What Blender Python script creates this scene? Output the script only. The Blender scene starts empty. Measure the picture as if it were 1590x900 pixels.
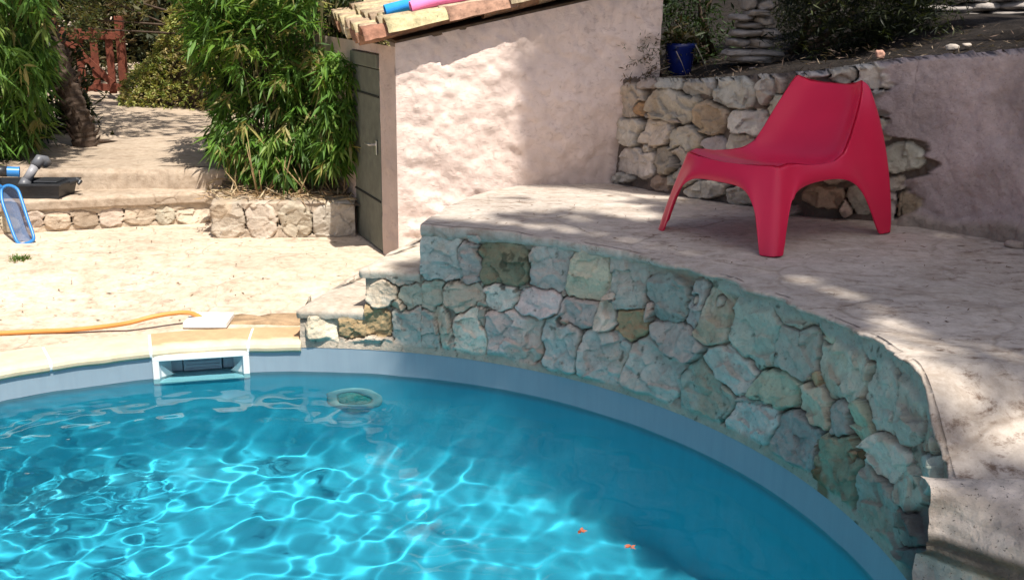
import bpy, math, random
import numpy as np
from mathutils import Vector, Matrix

sc = bpy.context.scene
LK = sc.collection.objects.link

# ------------------------------------------------------------------ camera, light
F, EYE = 1650.0, 1.75
PITCH = math.atan(460 / 1650.0)
ROLL = 0.012
cam = bpy.data.cameras.new('camera')
cam_ob = bpy.data.objects.new('camera', cam)
LK(cam_ob)
sc.camera = cam_ob
cam.sensor_width = 36
cam.lens = 36 * F / 1590
cam.clip_start = 0.05
cam.clip_end = 500
cam_ob.matrix_world = Matrix.Translation((0, 0, EYE)) @ Matrix.Rotation(math.pi / 2 - PITCH, 4, 'X') @ Matrix.Rotation(ROLL, 4, 'Z')

SUN_EL = math.radians(63)
SAZ = math.radians(-63)                       # direction to the sun in the XY plane, from +X
S = np.array([math.cos(SAZ) * math.cos(SUN_EL), math.sin(SAZ) * math.cos(SUN_EL), math.sin(SUN_EL)])
world = bpy.data.worlds.new('World')
sc.world = world
world.use_nodes = True
wn = world.node_tree
sky = wn.nodes.new('ShaderNodeTexSky')
sky.sky_type = 'NISHITA'
sky.sun_disc = False
sky.dust_density = 3.0
sky.air_density = .8
sky.sun_elevation = SUN_EL
sky.sun_rotation = math.pi / 2 - SAZ
wn.links.new(sky.outputs[0], wn.nodes['Background'].inputs[0])
wn.nodes['Background'].inputs[1].default_value = 0.085
sun = bpy.data.lights.new('sun', 'SUN')
sun_ob = bpy.data.objects.new('sun', sun)
LK(sun_ob)
sun.energy = 4.6
sun.color = (1.0, 0.94, 0.85)
sun.angle = math.radians(0.53)
sun.cycles.is_caustics_light = True           # the ripples really focus the sun on the liner
sun_ob.rotation_euler = Vector(S).to_track_quat('Z', 'Y').to_euler()
sc.view_settings.view_transform = 'Standard'
sc.view_settings.look = 'None'
sc.view_settings.gamma = 1
sc.view_settings.exposure = 0.58
sc.render.engine = 'CYCLES'
sc.cycles.use_denoising = True
sc.cycles.caustics_refractive = True
sc.cycles.caustics_reflective = False
sc.cycles.max_bounces = 8
sc.cycles.sample_clamp_indirect = 6
sc.cycles.blur_glossy = 0.5

# ------------------------------------------------------------------ numbers
rng = np.random.default_rng(7)


def ray(px, py):
    x = (px - 795) / F
    y = -(py - 450) / F
    c, s = math.cos(ROLL), math.sin(ROLL)
    x, y = c * x - s * y, s * x + c * y
    return np.array([x, math.cos(PITCH) + y * math.sin(PITCH), -math.sin(PITCH) + y * math.cos(PITCH)])


def on_z(px, py, z=0.0):
    d = ray(px, py)
    return np.array([0, 0, EYE]) + d * ((z - EYE) / d[2])


def on_y(px, py, Y):
    d = ray(px, py)
    return np.array([0, 0, EYE]) + d * (Y / d[1])


def proj(P):
    X, Y, Z = P[..., 0], P[..., 1], P[..., 2] - EYE
    yy = Y * math.cos(PITCH) - Z * math.sin(PITCH)
    u = Y * math.sin(PITCH) + Z * math.cos(PITCH)
    x, y = X / yy, u / yy
    c, s = math.cos(ROLL), math.sin(ROLL)
    return 795 + F * (c * x + s * y), 450 - F * (-s * x + c * y)


def hsh(ix, iy, iz, seed):
    n = (ix.astype(np.int64) * 374761393 + iy.astype(np.int64) * 668265263 + iz.astype(np.int64) * 1274126177 + seed * 974634777) & 0xffffffff
    n = ((n ^ (n >> 13)) * 1103515245) & 0xffffffff
    n = ((n ^ (n >> 16)) * 2246822519) & 0xffffffff
    n = n ^ (n >> 15)
    return (n & 0xffffff) / float(0xffffff)


def vn(x, y, z=None, seed=0):
    x = np.asarray(x, float); y = np.asarray(y, float)
    z = np.zeros_like(x) if z is None else np.asarray(z, float)
    fx, fy, fz = np.floor(x), np.floor(y), np.floor(z)
    u, v, w = x - fx, y - fy, z - fz
    u = u * u * (3 - 2 * u); v = v * v * (3 - 2 * v); w = w * w * (3 - 2 * w)
    r = 0
    for a in (0, 1):
        for b in (0, 1):
            for c in (0, 1):
                r = r + hsh(fx + a, fy + b, fz + c, seed) * (u if a else 1 - u) * (v if b else 1 - v) * (w if c else 1 - w)
    return r * 2 - 1


def fbm(x, y, z=None, oct=4, seed=0):
    r = 0; a = 1.0; f = 1.0
    for o in range(oct):
        r = r + a * vn(np.asarray(x) * f, np.asarray(y) * f, None if z is None else np.asarray(z) * f, seed + o)
        a *= .5; f *= 2.03
    return r


def ss(a, b, x):
    t = np.clip((x - a) / (b - a), 0, 1)
    return t * t * (3 - 2 * t)


def srgb(r, g, b):
    return tuple(((c / 255 + .055) / 1.055) ** 2.4 if c > 10 else c / 255 / 12.92 for c in (r, g, b))


# ------------------------------------------------------------------ object helpers
def tag(o, label=None, cat=None, group=None, kind=None):
    if label: o['label'] = label
    if cat: o['category'] = cat
    if group: o['group'] = group
    if kind: o['kind'] = kind
    return o


def empty(name, loc, label, cat, group=None, rz=0):
    o = bpy.data.objects.new(name, None)
    o.empty_display_size = .1
    LK(o)
    o.location = loc
    o.rotation_euler = (0, 0, rz)
    return tag(o, label, cat, group)


def mesh(name, V, faces, mat, parent=None, smooth=True, col=None, fmat=None):
    me = bpy.data.meshes.new(name)
    V = np.asarray(V, float).reshape(-1, 3)
    if parent is not None:
        q_ = parent
        while q_ is not None:
            V = V - np.array(q_.location); q_ = q_.parent
    if isinstance(faces, np.ndarray) and faces.ndim == 2:
        n, k = faces.shape
        me.vertices.add(len(V)); me.vertices.foreach_set('co', V.astype(np.float32).ravel())
        me.loops.add(n * k); me.loops.foreach_set('vertex_index', faces.astype(np.int32).ravel())
        me.polygons.add(n); me.polygons.foreach_set('loop_start', np.arange(0, n * k, k, dtype=np.int32))
        me.update(calc_edges=True)
    else:
        me.from_pydata([tuple(map(float, v)) for v in V], [], [tuple(int(i) for i in f) for f in faces])
    for m in (mat if isinstance(mat, (list, tuple)) else [mat]):
        me.materials.append(m)
    if fmat is not None:
        me.polygons.foreach_set('material_index', np.asarray(fmat, np.int32))
    if smooth:
        me.polygons.foreach_set('use_smooth', np.ones(len(me.polygons), bool))
    if col is not None:
        a = me.color_attributes.new('col', 'FLOAT_COLOR', 'POINT')
        c = np.ones((len(V), 4), np.float32); c[:, :3] = np.asarray(col).reshape(-1, 3)
        a.data.foreach_set('color', c.ravel())
    me.validate()
    me.update()
    o = bpy.data.objects.new(name, me)
    LK(o)
    if parent is not None:
        o.parent = parent
    return o


def gridf(nv, nu, flip=False, base=0):
    j, i = np.meshgrid(np.arange(nv - 1), np.arange(nu - 1), indexing='ij')
    a = (j * nu + i).ravel() + base
    f = np.stack([a, a + 1, a + nu + 1, a + nu], 1)
    return f[:, ::-1] if flip else f


class MB:
    """collects shapes into one mesh"""
    def __init__(s): s.v = []; s.f = []; s.c = []; s.cc = (1, 1, 1)

    def add(s, V, Fs):
        b = len(s.v)
        s.v += [tuple(map(float, p)) for p in V]
        s.f += [tuple(int(i) + b for i in f) for f in Fs]
        s.c += [s.cc] * len(V)

    def box(s, c, d, R=None, bev=0.0, jit=0.0):
        """box centre c, full size d, optional 3x3 frame R (columns = axes), bevelled edges"""
        c = np.array(c, float); h = np.array(d, float) / 2
        R = np.eye(3) if R is None else np.array(R)
        b = min(bev, h.min() * .9)
        V = []; Fs = []
        idx = {}
        for sx in (-1, 1):
            for sy in (-1, 1):
                for sz in (-1, 1):
                    for ax in range(3):
                        p = np.array([sx, sy, sz]) * h
                        q = p.copy()
                        for k in range(3):
                            if k != ax: q[k] -= np.array([sx, sy, sz])[k] * b
                        idx[(sx, sy, sz, ax)] = len(V)
                        V.append(c + R @ (q + (rng.normal(0, jit, 3) if jit else 0)))
        for ax in range(3):
            o1, o2 = [k for k in range(3) if k != ax]
            for sg in (-1, 1):
                cyc = []
                for a_, b_ in ((-1, -1), (1, -1), (1, 1), (-1, 1)):
                    t = [0, 0, 0]; t[ax] = sg; t[o1] = a_; t[o2] = b_
                    cyc.append(idx[(t[0], t[1], t[2], ax)])
                if (sg > 0) == (ax == 1): cyc = cyc[::-1]
                Fs.append(cyc)
        if b > 0:
            for ax in range(3):                      # edges along ax
                o1, o2 = [k for k in range(3) if k != ax]
                for a_ in (-1, 1):
                    for b_ in (-1, 1):
                        t0 = [0, 0, 0]; t0[ax] = -1; t0[o1] = a_; t0[o2] = b_
                        t1 = list(t0); t1[ax] = 1
                        Fs.append([idx[(*t0, o1)], idx[(*t1, o1)], idx[(*t1, o2)], idx[(*t0, o2)]])
            for sx in (-1, 1):
                for sy in (-1, 1):
                    for sz in (-1, 1):
                        Fs.append([idx[(sx, sy, sz, 0)], idx[(sx, sy, sz, 1)], idx[(sx, sy, sz, 2)]])
        s.add(V, Fs)

    def tube(s, P, r, n=10, cap=True, closed=False):
        P = [np.array(p, float) for p in P]; m = len(P)
        rr = r if hasattr(r, '__len__') else [r] * m
        V = []; Fs = []
        up = None
        for i, p in enumerate(P):
            if closed: t = P[(i + 1) % m] - P[i - 1]
            else: t = P[min(i + 1, m - 1)] - P[max(i - 1, 0)]
            t = t / (np.linalg.norm(t) + 1e-9)
            if up is None:
                up = np.array([0, 0, 1.0]) if abs(t[2]) < .9 else np.array([1.0, 0, 0])
            a = np.cross(t, up); a /= np.linalg.norm(a) + 1e-9
            b = np.cross(a, t); up = b
            for k in range(n):
                an = 2 * math.pi * k / n
                V.append(p + rr[i] * (math.cos(an) * a + math.sin(an) * b))
        for i in range(m if closed else m - 1):
            i2 = (i + 1) % m
            for k in range(n):
                Fs.append([i * n + k, i * n + (k + 1) % n, i2 * n + (k + 1) % n, i2 * n + k])
        if cap and not closed:
            Fs.append(list(range(n))[::-1]); Fs.append([(m - 1) * n + k for k in range(n)])
        s.add(V, Fs)

    def lathe(s, prof, c, n=24, axis=None):
        A = np.eye(3) if axis is None else np.array(axis)
        V = []; Fs = []
        for (r, z) in prof:
            for k in range(n):
                an = 2 * math.pi * k / n
                V.append(np.array(c) + A @ np.array([r * math.cos(an), r * math.sin(an), z]))
        for i in range(len(prof) - 1):
            for k in range(n):
                Fs.append([i * n + k, i * n + (k + 1) % n, (i + 1) * n + (k + 1) % n, (i + 1) * n + k])
        s.add(V, Fs)

    def build(s, name, mat, parent=None, smooth=False, usecol=False):
        return mesh(name, s.v, s.f, mat, parent, smooth, col=s.c if usecol else None)


# ------------------------------------------------------------------ materials
class NT:
    def __init__(s, m):
        m.use_nodes = True
        s.t = m.node_tree; s.b = s.t.nodes['Principled BSDF']; s.out = s.t.nodes['Material Output']

    def n(s, ty, **k):
        x = s.t.nodes.new(ty)
        for a, b in k.items():
            if a.startswith('i_'): x.inputs[a[2:].replace('_', ' ')].default_value = b
            else: setattr(x, a, b)
        return x

    def l(s, a, b): s.t.links.new(a, b)

    def obj(s): return s.n('ShaderNodeTexCoord').outputs['Object']

    def noise(s, scale, detail=5, rough=.6, dist=0, vec=None):
        x = s.n('ShaderNodeTexNoise'); x.inputs['Scale'].default_value = scale
        x.inputs['Detail'].default_value = detail; x.inputs['Roughness'].default_value = rough
        x.inputs['Distortion'].default_value = dist
        s.l(vec or s.obj(), x.inputs['Vector'])
        return x.outputs['Fac']

    def voro(s, scale, feature='F1', vec=None, rand=1):
        x = s.n('ShaderNodeTexVoronoi', feature=feature); x.inputs['Scale'].default_value = scale
        x.inputs['Randomness'].default_value = rand
        s.l(vec or s.obj(), x.inputs['Vector'])
        return x.outputs['Distance']

    def ramp(s, fac, pts):
        x = s.n('ShaderNodeValToRGB')
        cr = x.color_ramp
        while len(cr.elements) < len(pts): cr.elements.new(.5)
        for e, (p, c) in zip(cr.elements, pts):
            e.position = p; e.color = (*c, 1) if hasattr(c, '__len__') else (c, c, c, 1)
        s.l(fac, x.inputs['Fac'])
        return x.outputs['Color']

    def mix(s, fac, a, b, mode='MIX'):
        x = s.n('ShaderNodeMix', data_type='RGBA', blend_type=mode)
        if hasattr(fac, 'links'): s.l(fac, x.inputs[0])
        else: x.inputs[0].default_value = fac
        for v, i in ((a, 6), (b, 7)):
            if hasattr(v, 'links'): s.l(v, x.inputs[i])
            else: x.inputs[i].default_value = (*v, 1) if len(v) == 3 else v
        return x.outputs[2]

    def math(s, op, a, b=0.5, c=None):
        x = s.n('ShaderNodeMath', operation=op)
        for v, i in ((a, 0), (b, 1)) + (((c, 2),) if c is not None else ()):
            if hasattr(v, 'links'): s.l(v, x.inputs[i])
            else: x.inputs[i].default_value = v
        return x.outputs[0]

    def warp(s, amt, scale, vec=None):
        nz = s.n('ShaderNodeTexNoise'); nz.inputs['Scale'].default_value = scale; nz.inputs['Detail'].default_value = 4
        v = vec or s.obj()
        s.l(v, nz.inputs['Vector'])
        a = s.n('ShaderNodeVectorMath', operation='MULTIPLY_ADD')
        s.l(nz.outputs['Color'], a.inputs[0]); a.inputs[1].default_value = (amt, amt, amt); s.l(v, a.inputs[2])
        return a.outputs[0]

    def bump(s, h, strength, dist=.02, prev=None):
        x = s.n('ShaderNodeBump'); x.inputs['Strength'].default_value = strength; x.inputs['Distance'].default_value = dist
        s.l(h, x.inputs['Height'])
        if prev is not None: s.l(prev, x.inputs['Normal'])
        s.l(x.outputs[0], s.b.inputs['Normal'])
        return x.outputs[0]


def newmat(name, rough=.9, spec=.3):
    m = bpy.data.materials.new(name); t = NT(m)
    t.b.inputs['Roughness'].default_value = rough
    t.b.inputs['Specular IOR Level'].default_value = spec
    return m, t


def simple(name, c, rough=.6, spec=.4, var=.12, scale=12, bump=0, bs=60):
    m, t = newmat(name, rough, spec)
    n = t.noise(scale, 4)
    col = t.ramp(n, [(.3, tuple(x * (1 - var) for x in c)), (.7, tuple(min(1, x * (1 + var)) for x in c))])
    t.l(col, t.b.inputs['Base Color'])
    if bump: t.bump(t.noise(bs, 4), bump, .01)
    return m


def attr_mat(name, rough=.95, var=.25, scale=14, bump=.5, bdist=.01, bscale=45, speck=0.0, spec=.2):
    m, t = newmat(name, rough, spec)
    a = t.n('ShaderNodeAttribute', attribute_name='col').outputs['Color']
    n1 = t.noise(scale, 7, .65)
    k = t.ramp(n1, [(.28, 1 - var), (.5, 1.0), (.72, 1 + var)])
    c = t.mix(1.0, a, k, 'MULTIPLY')
    if speck:
        sp = t.ramp(t.noise(70, 3, .7), [(.60, 0.0), (.70, speck)])
        c = t.mix(sp, c, (.10, .085, .07))
    t.l(c, t.b.inputs['Base Color'])
    nb = t.bump(t.noise(bscale, 6, .7), bump, bdist)
    t.bump(t.noise(bscale * .22, 5, .6), bump * .8, bdist * 3, nb)
    return m


def paving_mat(name, base=(.62, .515, .405), dirt=.7, crackscale=2.6):
    m, t = newmat(name, .95, .15)
    o = t.obj()
    # streaky trowelled limestone screed
    mp = t.n('ShaderNodeMapping'); mp.inputs['Scale'].default_value = (.85, 1.3, 1); mp.inputs['Rotation'].default_value = (0, 0, .25)
    t.l(o, mp.inputs['Vector'])
    big = t.noise(1.4, 6, .6, .4, mp.outputs[0])
    fine = t.noise(22, 6, .7)
    c = t.ramp(big, [(.25, tuple(x * .80 for x in base)), (.5, base), (.72, tuple(min(.85, x * 1.16) for x in base))])
    c = t.mix(.75, c, t.ramp(fine, [(.3, (.66, .62, .58)), (.6, (1.04, 1.03, 1.02))]), 'MULTIPLY')
    c = t.mix(.6, c, t.ramp(t.noise(6.5, 6, .7, .5, mp.outputs[0]), [(.34, (.66, .60, .54)), (.52, (1.0, 1.0, 1.0))]), 'MULTIPLY')
    wv = t.warp(.30, 2.2)
    cr = t.voro(crackscale, 'DISTANCE_TO_EDGE', wv)
    crack = t.ramp(cr, [(.0, 1.0), (.010, .6), (.020, 0.0)])
    msk = t.ramp(t.noise(1.7, 3, .6), [(.44, 0.0), (.58, 1.0)])
    crack = t.mix(1.0, crack, msk, 'MULTIPLY')
    c = t.mix(t.math('MULTIPLY', crack, .45), c, (.20, .15, .11))
    # litter and lichen stains
    d1 = t.ramp(t.noise(9, 8, .78, .3, mp.outputs[0]), [(.53, 0.0), (.64, dirt)])
    d2 = t.ramp(t.noise(1.1, 3, .5), [(.42, 0.0), (.6, 1.0)])
    dd = t.mix(1.0, d1, d2, 'MULTIPLY')
    c = t.mix(dd, c, (.17, .12, .09))
    t.l(c, t.b.inputs['Base Color'])
    h = t.math('ADD', t.math('MULTIPLY', fine, .4), t.math('MULTIPLY', crack, -.6))
    nb = t.bump(h, .5, .012)
    t.bump(t.noise(4.5, 5, .6, .3, mp.outputs[0]), .45, .05, nb)
    return m


M = {}
M['paving'] = paving_mat('paving')
M['terrace'] = paving_mat('terrace_screed', (.52, .465, .41), 1.0, 1.6)
M['tread'] = paving_mat('tread_screed', (.56, .50, .42), .35, 2.5)
M['path'] = paving_mat('path_earth', (.46, .375, .29), .7, 2.2)
M['rock'] = attr_mat('rubble_stone', var=.16, scale=24, bump=.9, bdist=.008, bscale=48, speck=.4)
M['block'] = attr_mat('limestone_block', var=.2, scale=18, bump=.7, bdist=.008, bscale=50, speck=.3)
M['coping'] = attr_mat('coping_stone', .8, .14, 16, .25, .004, 60, spec=.3)
M['soil'] = attr_mat('soil', 1, .4, 16, .9, .02, 60, speck=.5)
M['blade'] = None


def stucco(name, base, dark):
    m, t = newmat(name, .95, .12)
    a = t.n('ShaderNodeAttribute', attribute_name='col').outputs['Color']
    blot = t.noise(2.3, 6, .62)
    c = t.ramp(blot, [(.3, tuple(x * .80 for x in base)), (.52, base), (.75, tuple(min(.9, x * 1.12) for x in base))])
    c = t.mix(1.0, c, a, 'MULTIPLY')
    w = t.warp(.10, 9)
    mp = t.n('ShaderNodeMapping'); mp.inputs['Scale'].default_value = (1, 1, 2.2); mp.inputs['Rotation'].default_value = (0, -.25, 0); t.l(w, mp.inputs['Vector'])
    ridge = t.n('ShaderNodeTexNoise', noise_type='RIDGED_MULTIFRACTAL'); ridge.inputs['Scale'].default_value = 10; ridge.inputs['Detail'].default_value = 5
    t.l(mp.outputs[0], ridge.inputs['Vector'])
    tear = t.noise(19, 7, .74, 1.2, mp.outputs[0])
    msk = t.ramp(t.noise(3.1, 3, .6), [(.36, .15), (.6, 1.0)])
    tr = t.ramp(tear, [(.57, 0.0), (.63, 1.0)])
    trm = t.mix(1.0, tr, msk, 'MULTIPLY')
    c = t.mix(t.math('MULTIPLY', trm, .28), c, dark)
    t.l(c, t.b.inputs['Base Color'])
    h = t.math('ADD', t.math('MULTIPLY', tear, -1.0), t.math('MULTIPLY', trm, -.8))
    nb = t.bump(t.noise(85, 5, .7), .35, .006)
    nb = t.bump(h, .45, .018, nb)
    t.bump(t.noise(6, 4, .5), .3, .05, nb)
    return m


M['pink'] = stucco('pink_render', (.78, .635, .56), (.26, .17, .14))
M['mauve'] = stucco('mauve_render', (.40, .30, .30), (.16, .12, .12))
M['door'] = simple('door_paint', (.14, .145, .115), .65, .3, .2, 14, .2, 90)
M['door_dark'] = simple('door_shadow_gap', (.02, .02, .016), .8)
M['metal'] = simple('handle_metal', (.6, .6, .58), .3, .6)
M['metal'].node_tree.nodes['Principled BSDF'].inputs['Metallic'].default_value = .8
M['tile'] = attr_mat('clay_tile', .9, .42, 20, .7, .006, 70, speck=.7)
M['chair'] = simple('chair_plastic', (.68, .015, .068), .31, .5, .05, 3, .05, 260)
m, t = newmat('liner_vinyl', .5, .3)
sx = t.n('ShaderNodeSeparateXYZ'); t.l(t.obj(), sx.inputs[0])
zz_ = t.math('ADD', sx.outputs[2], t.math('MULTIPLY', t.noise(3.0, 4), .05))
bl_ = t.ramp(t.math('MULTIPLY_ADD', zz_, 1.0, 1.0), [(.80, (.085, .46, .585)), (.845, (.15, .33, .43)), (.868, (.20, .27, .31)), (.874, (.24, .31, .36)), (.89, (.27, .34, .40))])
mpz = t.n('ShaderNodeMapping'); mpz.inputs['Scale'].default_value = (9, 9, .8); t.l(t.obj(), mpz.inputs['Vector'])
bl_ = t.mix(.28, bl_, t.ramp(t.noise(2.0, 5, .7, 0, mpz.outputs[0]), [(.35, (.80, .83, .86)), (.6, (1.06, 1.06, 1.05))]), 'MULTIPLY')
t.bump(t.noise(2.0, 3, .5, .3), .25, .04)
t.l(t.mix(.4, bl_, t.ramp(t.noise(2.2, 5), [(.3, (.82, .86, .88)), (.7, (1.05, 1.04, 1.03))]), 'MULTIPLY'), t.b.inputs['Base Color'])
M['liner'] = m
M['white'] = simple('white_plastic', (.80, .80, .78), .4, .4, .03, 8)
M['skim_in'] = simple('skimmer_inside', (.62, .66, .70), .5, .4, .05, 8)
M['skim_back'] = simple('skimmer_flap', (.24, .28, .34), .5, .4, .05, 8)
M['lens'] = simple('lamp_lens', (.10, .30, .26), .2, .5, .3, 60)
M['hose'] = simple('hose_rubber', (.62, .27, .07), .5, .4, .08, 6)
M['blue'] = simple('blue_plastic', (.03, .20, .52), .35, .5, .08, 10)
M['noodle_blue'] = simple('blue_foam', (.03, .30, .78), .8, .2, .06, 20, .2, 150)
M['noodle_pink'] = simple('pink_foam', (.90, .24, .50), .8, .2, .05, 20, .2, 150)
M['black'] = simple('black_plastic', (.022, .024, .028), .42, .5, .2, 20, .1)
M['grey_pvc'] = simple('grey_pvc', (.13, .135, .15), .4, .45, .12, 14)
M['pale_pvc'] = simple('pale_pvc', (.30, .30, .32), .4, .45, .12, 14)
M['gate'] = simple('gate_stain', (.15, .042, .024), .8, .3, .25, 18, .3, 60)
M['pot'] = simple('blue_glaze', (.008, .018, .13), .2, .6, .25, 12)
M['bark'] = simple('bark', (.085, .06, .045), .95, .2, .4, 22, .9, 40)
M['culm'] = simple('bamboo_culm', (.11, .10, .04), .5, .4, .3, 9)
M['pine_bark'] = simple('pine_bark', (.13, .09, .07), .95, .2, .4, 12, .9, 25)


def leafmat(name, trans=.35, rough=.5):
    m, t = newmat(name, rough, .35)
    a = t.n('ShaderNodeAttribute', attribute_name='col').outputs['Color']
    t.l(a, t.b.inputs['Base Color'])
    tr = t.n('ShaderNodeBsdfTranslucent')
    c2 = t.mix(1.0, a, (1.3, 1.25, .55), 'MULTIPLY')
    t.l(c2, tr.inputs['Color'])
    mx = t.n('ShaderNodeMixShader'); mx.inputs[0].default_value = trans
    t.l(t.b.outputs[0], mx.inputs[1]); t.l(tr.outputs[0], mx.inputs[2]); t.l(mx.outputs[0], t.out.inputs['Surface'])
    return m


M['leaf'] = leafmat('leaf', .35)
M['hedge'] = leafmat('hedge_leaf', .25, .6)
M['litter'] = leafmat('dry_litter', .15, .9)

# water: thin refracting sheet over the real basin
m = bpy.data.materials.new('pool_water'); t = NT(m)
t.t.nodes.remove(t.b)
rf = t.n('ShaderNodeBsdfRefraction'); rf.inputs['Roughness'].default_value = 0; rf.inputs['IOR'].default_value = 1.333
rf.inputs['Color'].default_value = (.60, .95, 1.0, 1)
gl = t.n('ShaderNodeBsdfGlossy'); gl.inputs['Roughness'].default_value = 0.0; gl.inputs['Color'].default_value = (1, 1, 1, 1)
fr = t.n('ShaderNodeFresnel'); fr.inputs['IOR'].default_value = 1.333
mx = t.n('ShaderNodeMixShader')
t.l(fr.outputs[0], mx.inputs[0]); t.l(rf.outputs[0], mx.inputs[1]); t.l(gl.outputs[0], mx.inputs[2]); t.l(mx.outputs[0], t.out.inputs['Surface'])
M['water'] = m

# ------------------------------------------------------------------ layout numbers
PC = np.array([-1.03, 2.86]); PR = 2.28             # pool centre and radius
ZW = -0.13                                            # water level
ZT = 0.66                                             # upper terrace
ZTR1, ZTR2 = 0.2, 0.42                                # the two treads of the little stair
ZS, ZP = 0.36, 0.50                                   # tread of the far step, path level


def pol(th, r=PR, z=0.0):
    return np.array([PC[0] + r * math.cos(th), PC[1] + r * math.sin(th), z])


def ground_z(X, Y):
    return .13 * ss(5.5, 6.5, Y)


def terrace_z(X, Y):
    return ZT - .06 * ss(5.4, 6.7, Y) - .245 * ss(3.14, 2.74, Y)


# ------------------------------------------------------------------ relief stone walls
def resample(pts, n):
    pts = np.asarray(pts, float)
    d = np.r_[0, np.cumsum(np.linalg.norm(np.diff(pts, axis=0), axis=1))]
    s = np.linspace(0, d[-1], n)
    return np.stack([np.interp(s, d, pts[:, k]) for k in range(3)], 1), s


def relief(base, top, nu, nv, stones, depth=.03, sgn=1, seed=0, warp=5.0, mortar=(.34, .29, .23), palette=None,
           mort_h=.45, mortar_fn=None, gap=.05, outer=1.16, hook=None):
    B, s = resample(base, nu); T, _ = resample(top, nu)
    v = np.linspace(0, 1, nv)[:, None, None]
    P = B[None] * (1 - v) + T[None] * v
    tg = np.gradient(B, axis=0); tg[:, 2] = 0
    tg /= np.linalg.norm(tg, axis=1)[:, None]
    N = np.stack([tg[:, 1], -tg[:, 0], np.zeros(nu)], 1) * sgn
    N = np.broadcast_to(N[None], P.shape)
    S_ = np.broadcast_to(s[None], P.shape[:2]); Zc = P[..., 2]
    px, py = proj(P)
    wx = px + warp * fbm(S_ * 9, Zc * 9, oct=3, seed=seed) + warp * .35 * vn(S_ * 45, Zc * 45, seed=seed + 5)
    wy = py + warp * fbm(S_ * 9, Zc * 9, oct=3, seed=seed + 20) + warp * .35 * vn(S_ * 45, Zc * 45, seed=seed + 25)
    m1 = np.full(px.shape, 9.0); m2 = m1.copy(); k1 = np.zeros(px.shape, int)
    dx1 = np.zeros(px.shape); dy1 = np.zeros(px.shape)
    rs = np.random.default_rng(seed + 100)
    pal = palette or [(.36, .36, .32)]
    par = []
    for i, st in enumerate(stones):
        cx, cy, hw, hh = st[:4]; an = math.radians(st[4] if len(st) > 4 else 0)
        c = st[5] if len(st) > 5 else pal[rs.integers(len(pal))]
        par.append((rs.uniform(-1, 1), rs.uniform(-1, 1), rs.uniform(.75, 1.25), np.array(c) * rs.uniform(.78, 1.18) * (1 + .05 * rs.uniform(-1, 1, 3)), rs.uniform(0, 50)))
        dx = wx - cx; dy = wy - cy
        a = (dx * math.cos(an) + dy * math.sin(an)) / hw; b = (-dx * math.sin(an) + dy * math.cos(an)) / hh
        sk_ = math.sin(i * 5.1) * .16
        m = (np.abs(a + sk_ * b) ** 4 + np.abs(b - sk_ * a * .5) ** 4 + .5 * (np.abs(a + b) / (1.55 + .12 * math.sin(i * 3.7))) ** 5 + .5 * (np.abs(a - b) / (1.55 + .12 * math.cos(i * 2.3))) ** 5) ** .22
        m = m * (1 + .03 * math.sin(i * 7.3))
        c1 = m < m1
        m2 = np.where(c1, m1, np.minimum(m2, m))
        dx1 = np.where(c1, a, dx1); dy1 = np.where(c1, b, dy1); k1 = np.where(c1, i, k1)
        m1 = np.where(c1, m, m1)
    e = np.minimum((m2 - m1) * .9, outer - m1)
    A_ = np.array([q[0] for q in par])[k1]; B_ = np.array([q[1] for q in par])[k1]; D_ = np.array([q[2] for q in par])[k1]
    Cc = np.array([q[3] for q in par])[k1]; O_ = np.array([q[4] for q in par])[k1]
    stone = ss(0, .05, e)
    rise = np.clip(e / .15, 0, 1) ** .5 * (e > 0)
    f1 = fbm(S_ * 16 + O_, Zc * 16, oct=5, seed=seed + 7)
    # chiselled facets: piecewise planes
    q = vn(S_ * 7 + O_, Zc * 7 + O_, seed=seed + 9)
    fac = np.abs(((S_ * 5 + q * 1.6 + O_) % 1) - .5) + np.abs(((Zc * 6 + q * 1.1 + O_ * .7) % 1) - .5)
    def planes(cell, tilt, sd):
        """broken faces: random flat facets round jittered centres"""
        su = (S_ + .012 * vn(S_ * 30, Zc * 30, seed=sd + 3)) / cell + O_; zu = (Zc + .012 * vn(S_ * 30, Zc * 30, seed=sd + 4)) / (cell * .8) + O_
        fi, fj = np.floor(su), np.floor(zu); best = np.full(su.shape, 9.0); hgt = np.zeros(su.shape)
        zr = np.zeros_like(fi)
        for di in (-1, 0, 1):
            for dj in (-1, 0, 1):
                ci, cj = fi + di, fj + dj
                ax_ = su - (ci + hsh(ci, cj, zr, sd)); bz = zu - (cj + hsh(ci, cj, zr, sd + 1))
                dd_ = ax_ ** 2 + bz ** 2
                hh_ = (hsh(ci, cj, zr, sd + 5) - .5) * tilt * ax_ + (hsh(ci, cj, zr, sd + 6) - .5) * tilt * bz + (hsh(ci, cj, zr, sd + 7) - .5) * .5
                hgt = np.where(dd_ < best, hh_, hgt); best = np.minimum(best, dd_)
        return hgt
    H = depth * .72 * rise * D_ + depth * .55 * (A_ * dx1 + B_ * dy1) * stone + depth * (.70 * planes(.10, 1.5, seed + 60) + .15 * planes(.034, 1.5, seed + 70)) * rise + f1 * depth * .09 * stone
    mort = depth * mort_h + fbm(S_ * 14, Zc * 14, oct=4, seed=seed + 11) * depth * .22
    near = (m1 < outer)
    crackw = ss(gap, 0, e) * (m2 < outer * 1.12) * near
    open_ = ss(-.75, .05, fbm(S_ * 4, Zc * 4, oct=2, seed=seed + 30) + .12)
    H = np.where(near, np.maximum(H, mort * ss(.10, 0, e) * (1 - open_)), mort)
    H = H - crackw * depth * (.5 + 1.1 * open_)
    Hcol = stone[..., None] * Cc + (1 - stone[..., None]) * np.array(mortar)
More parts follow.
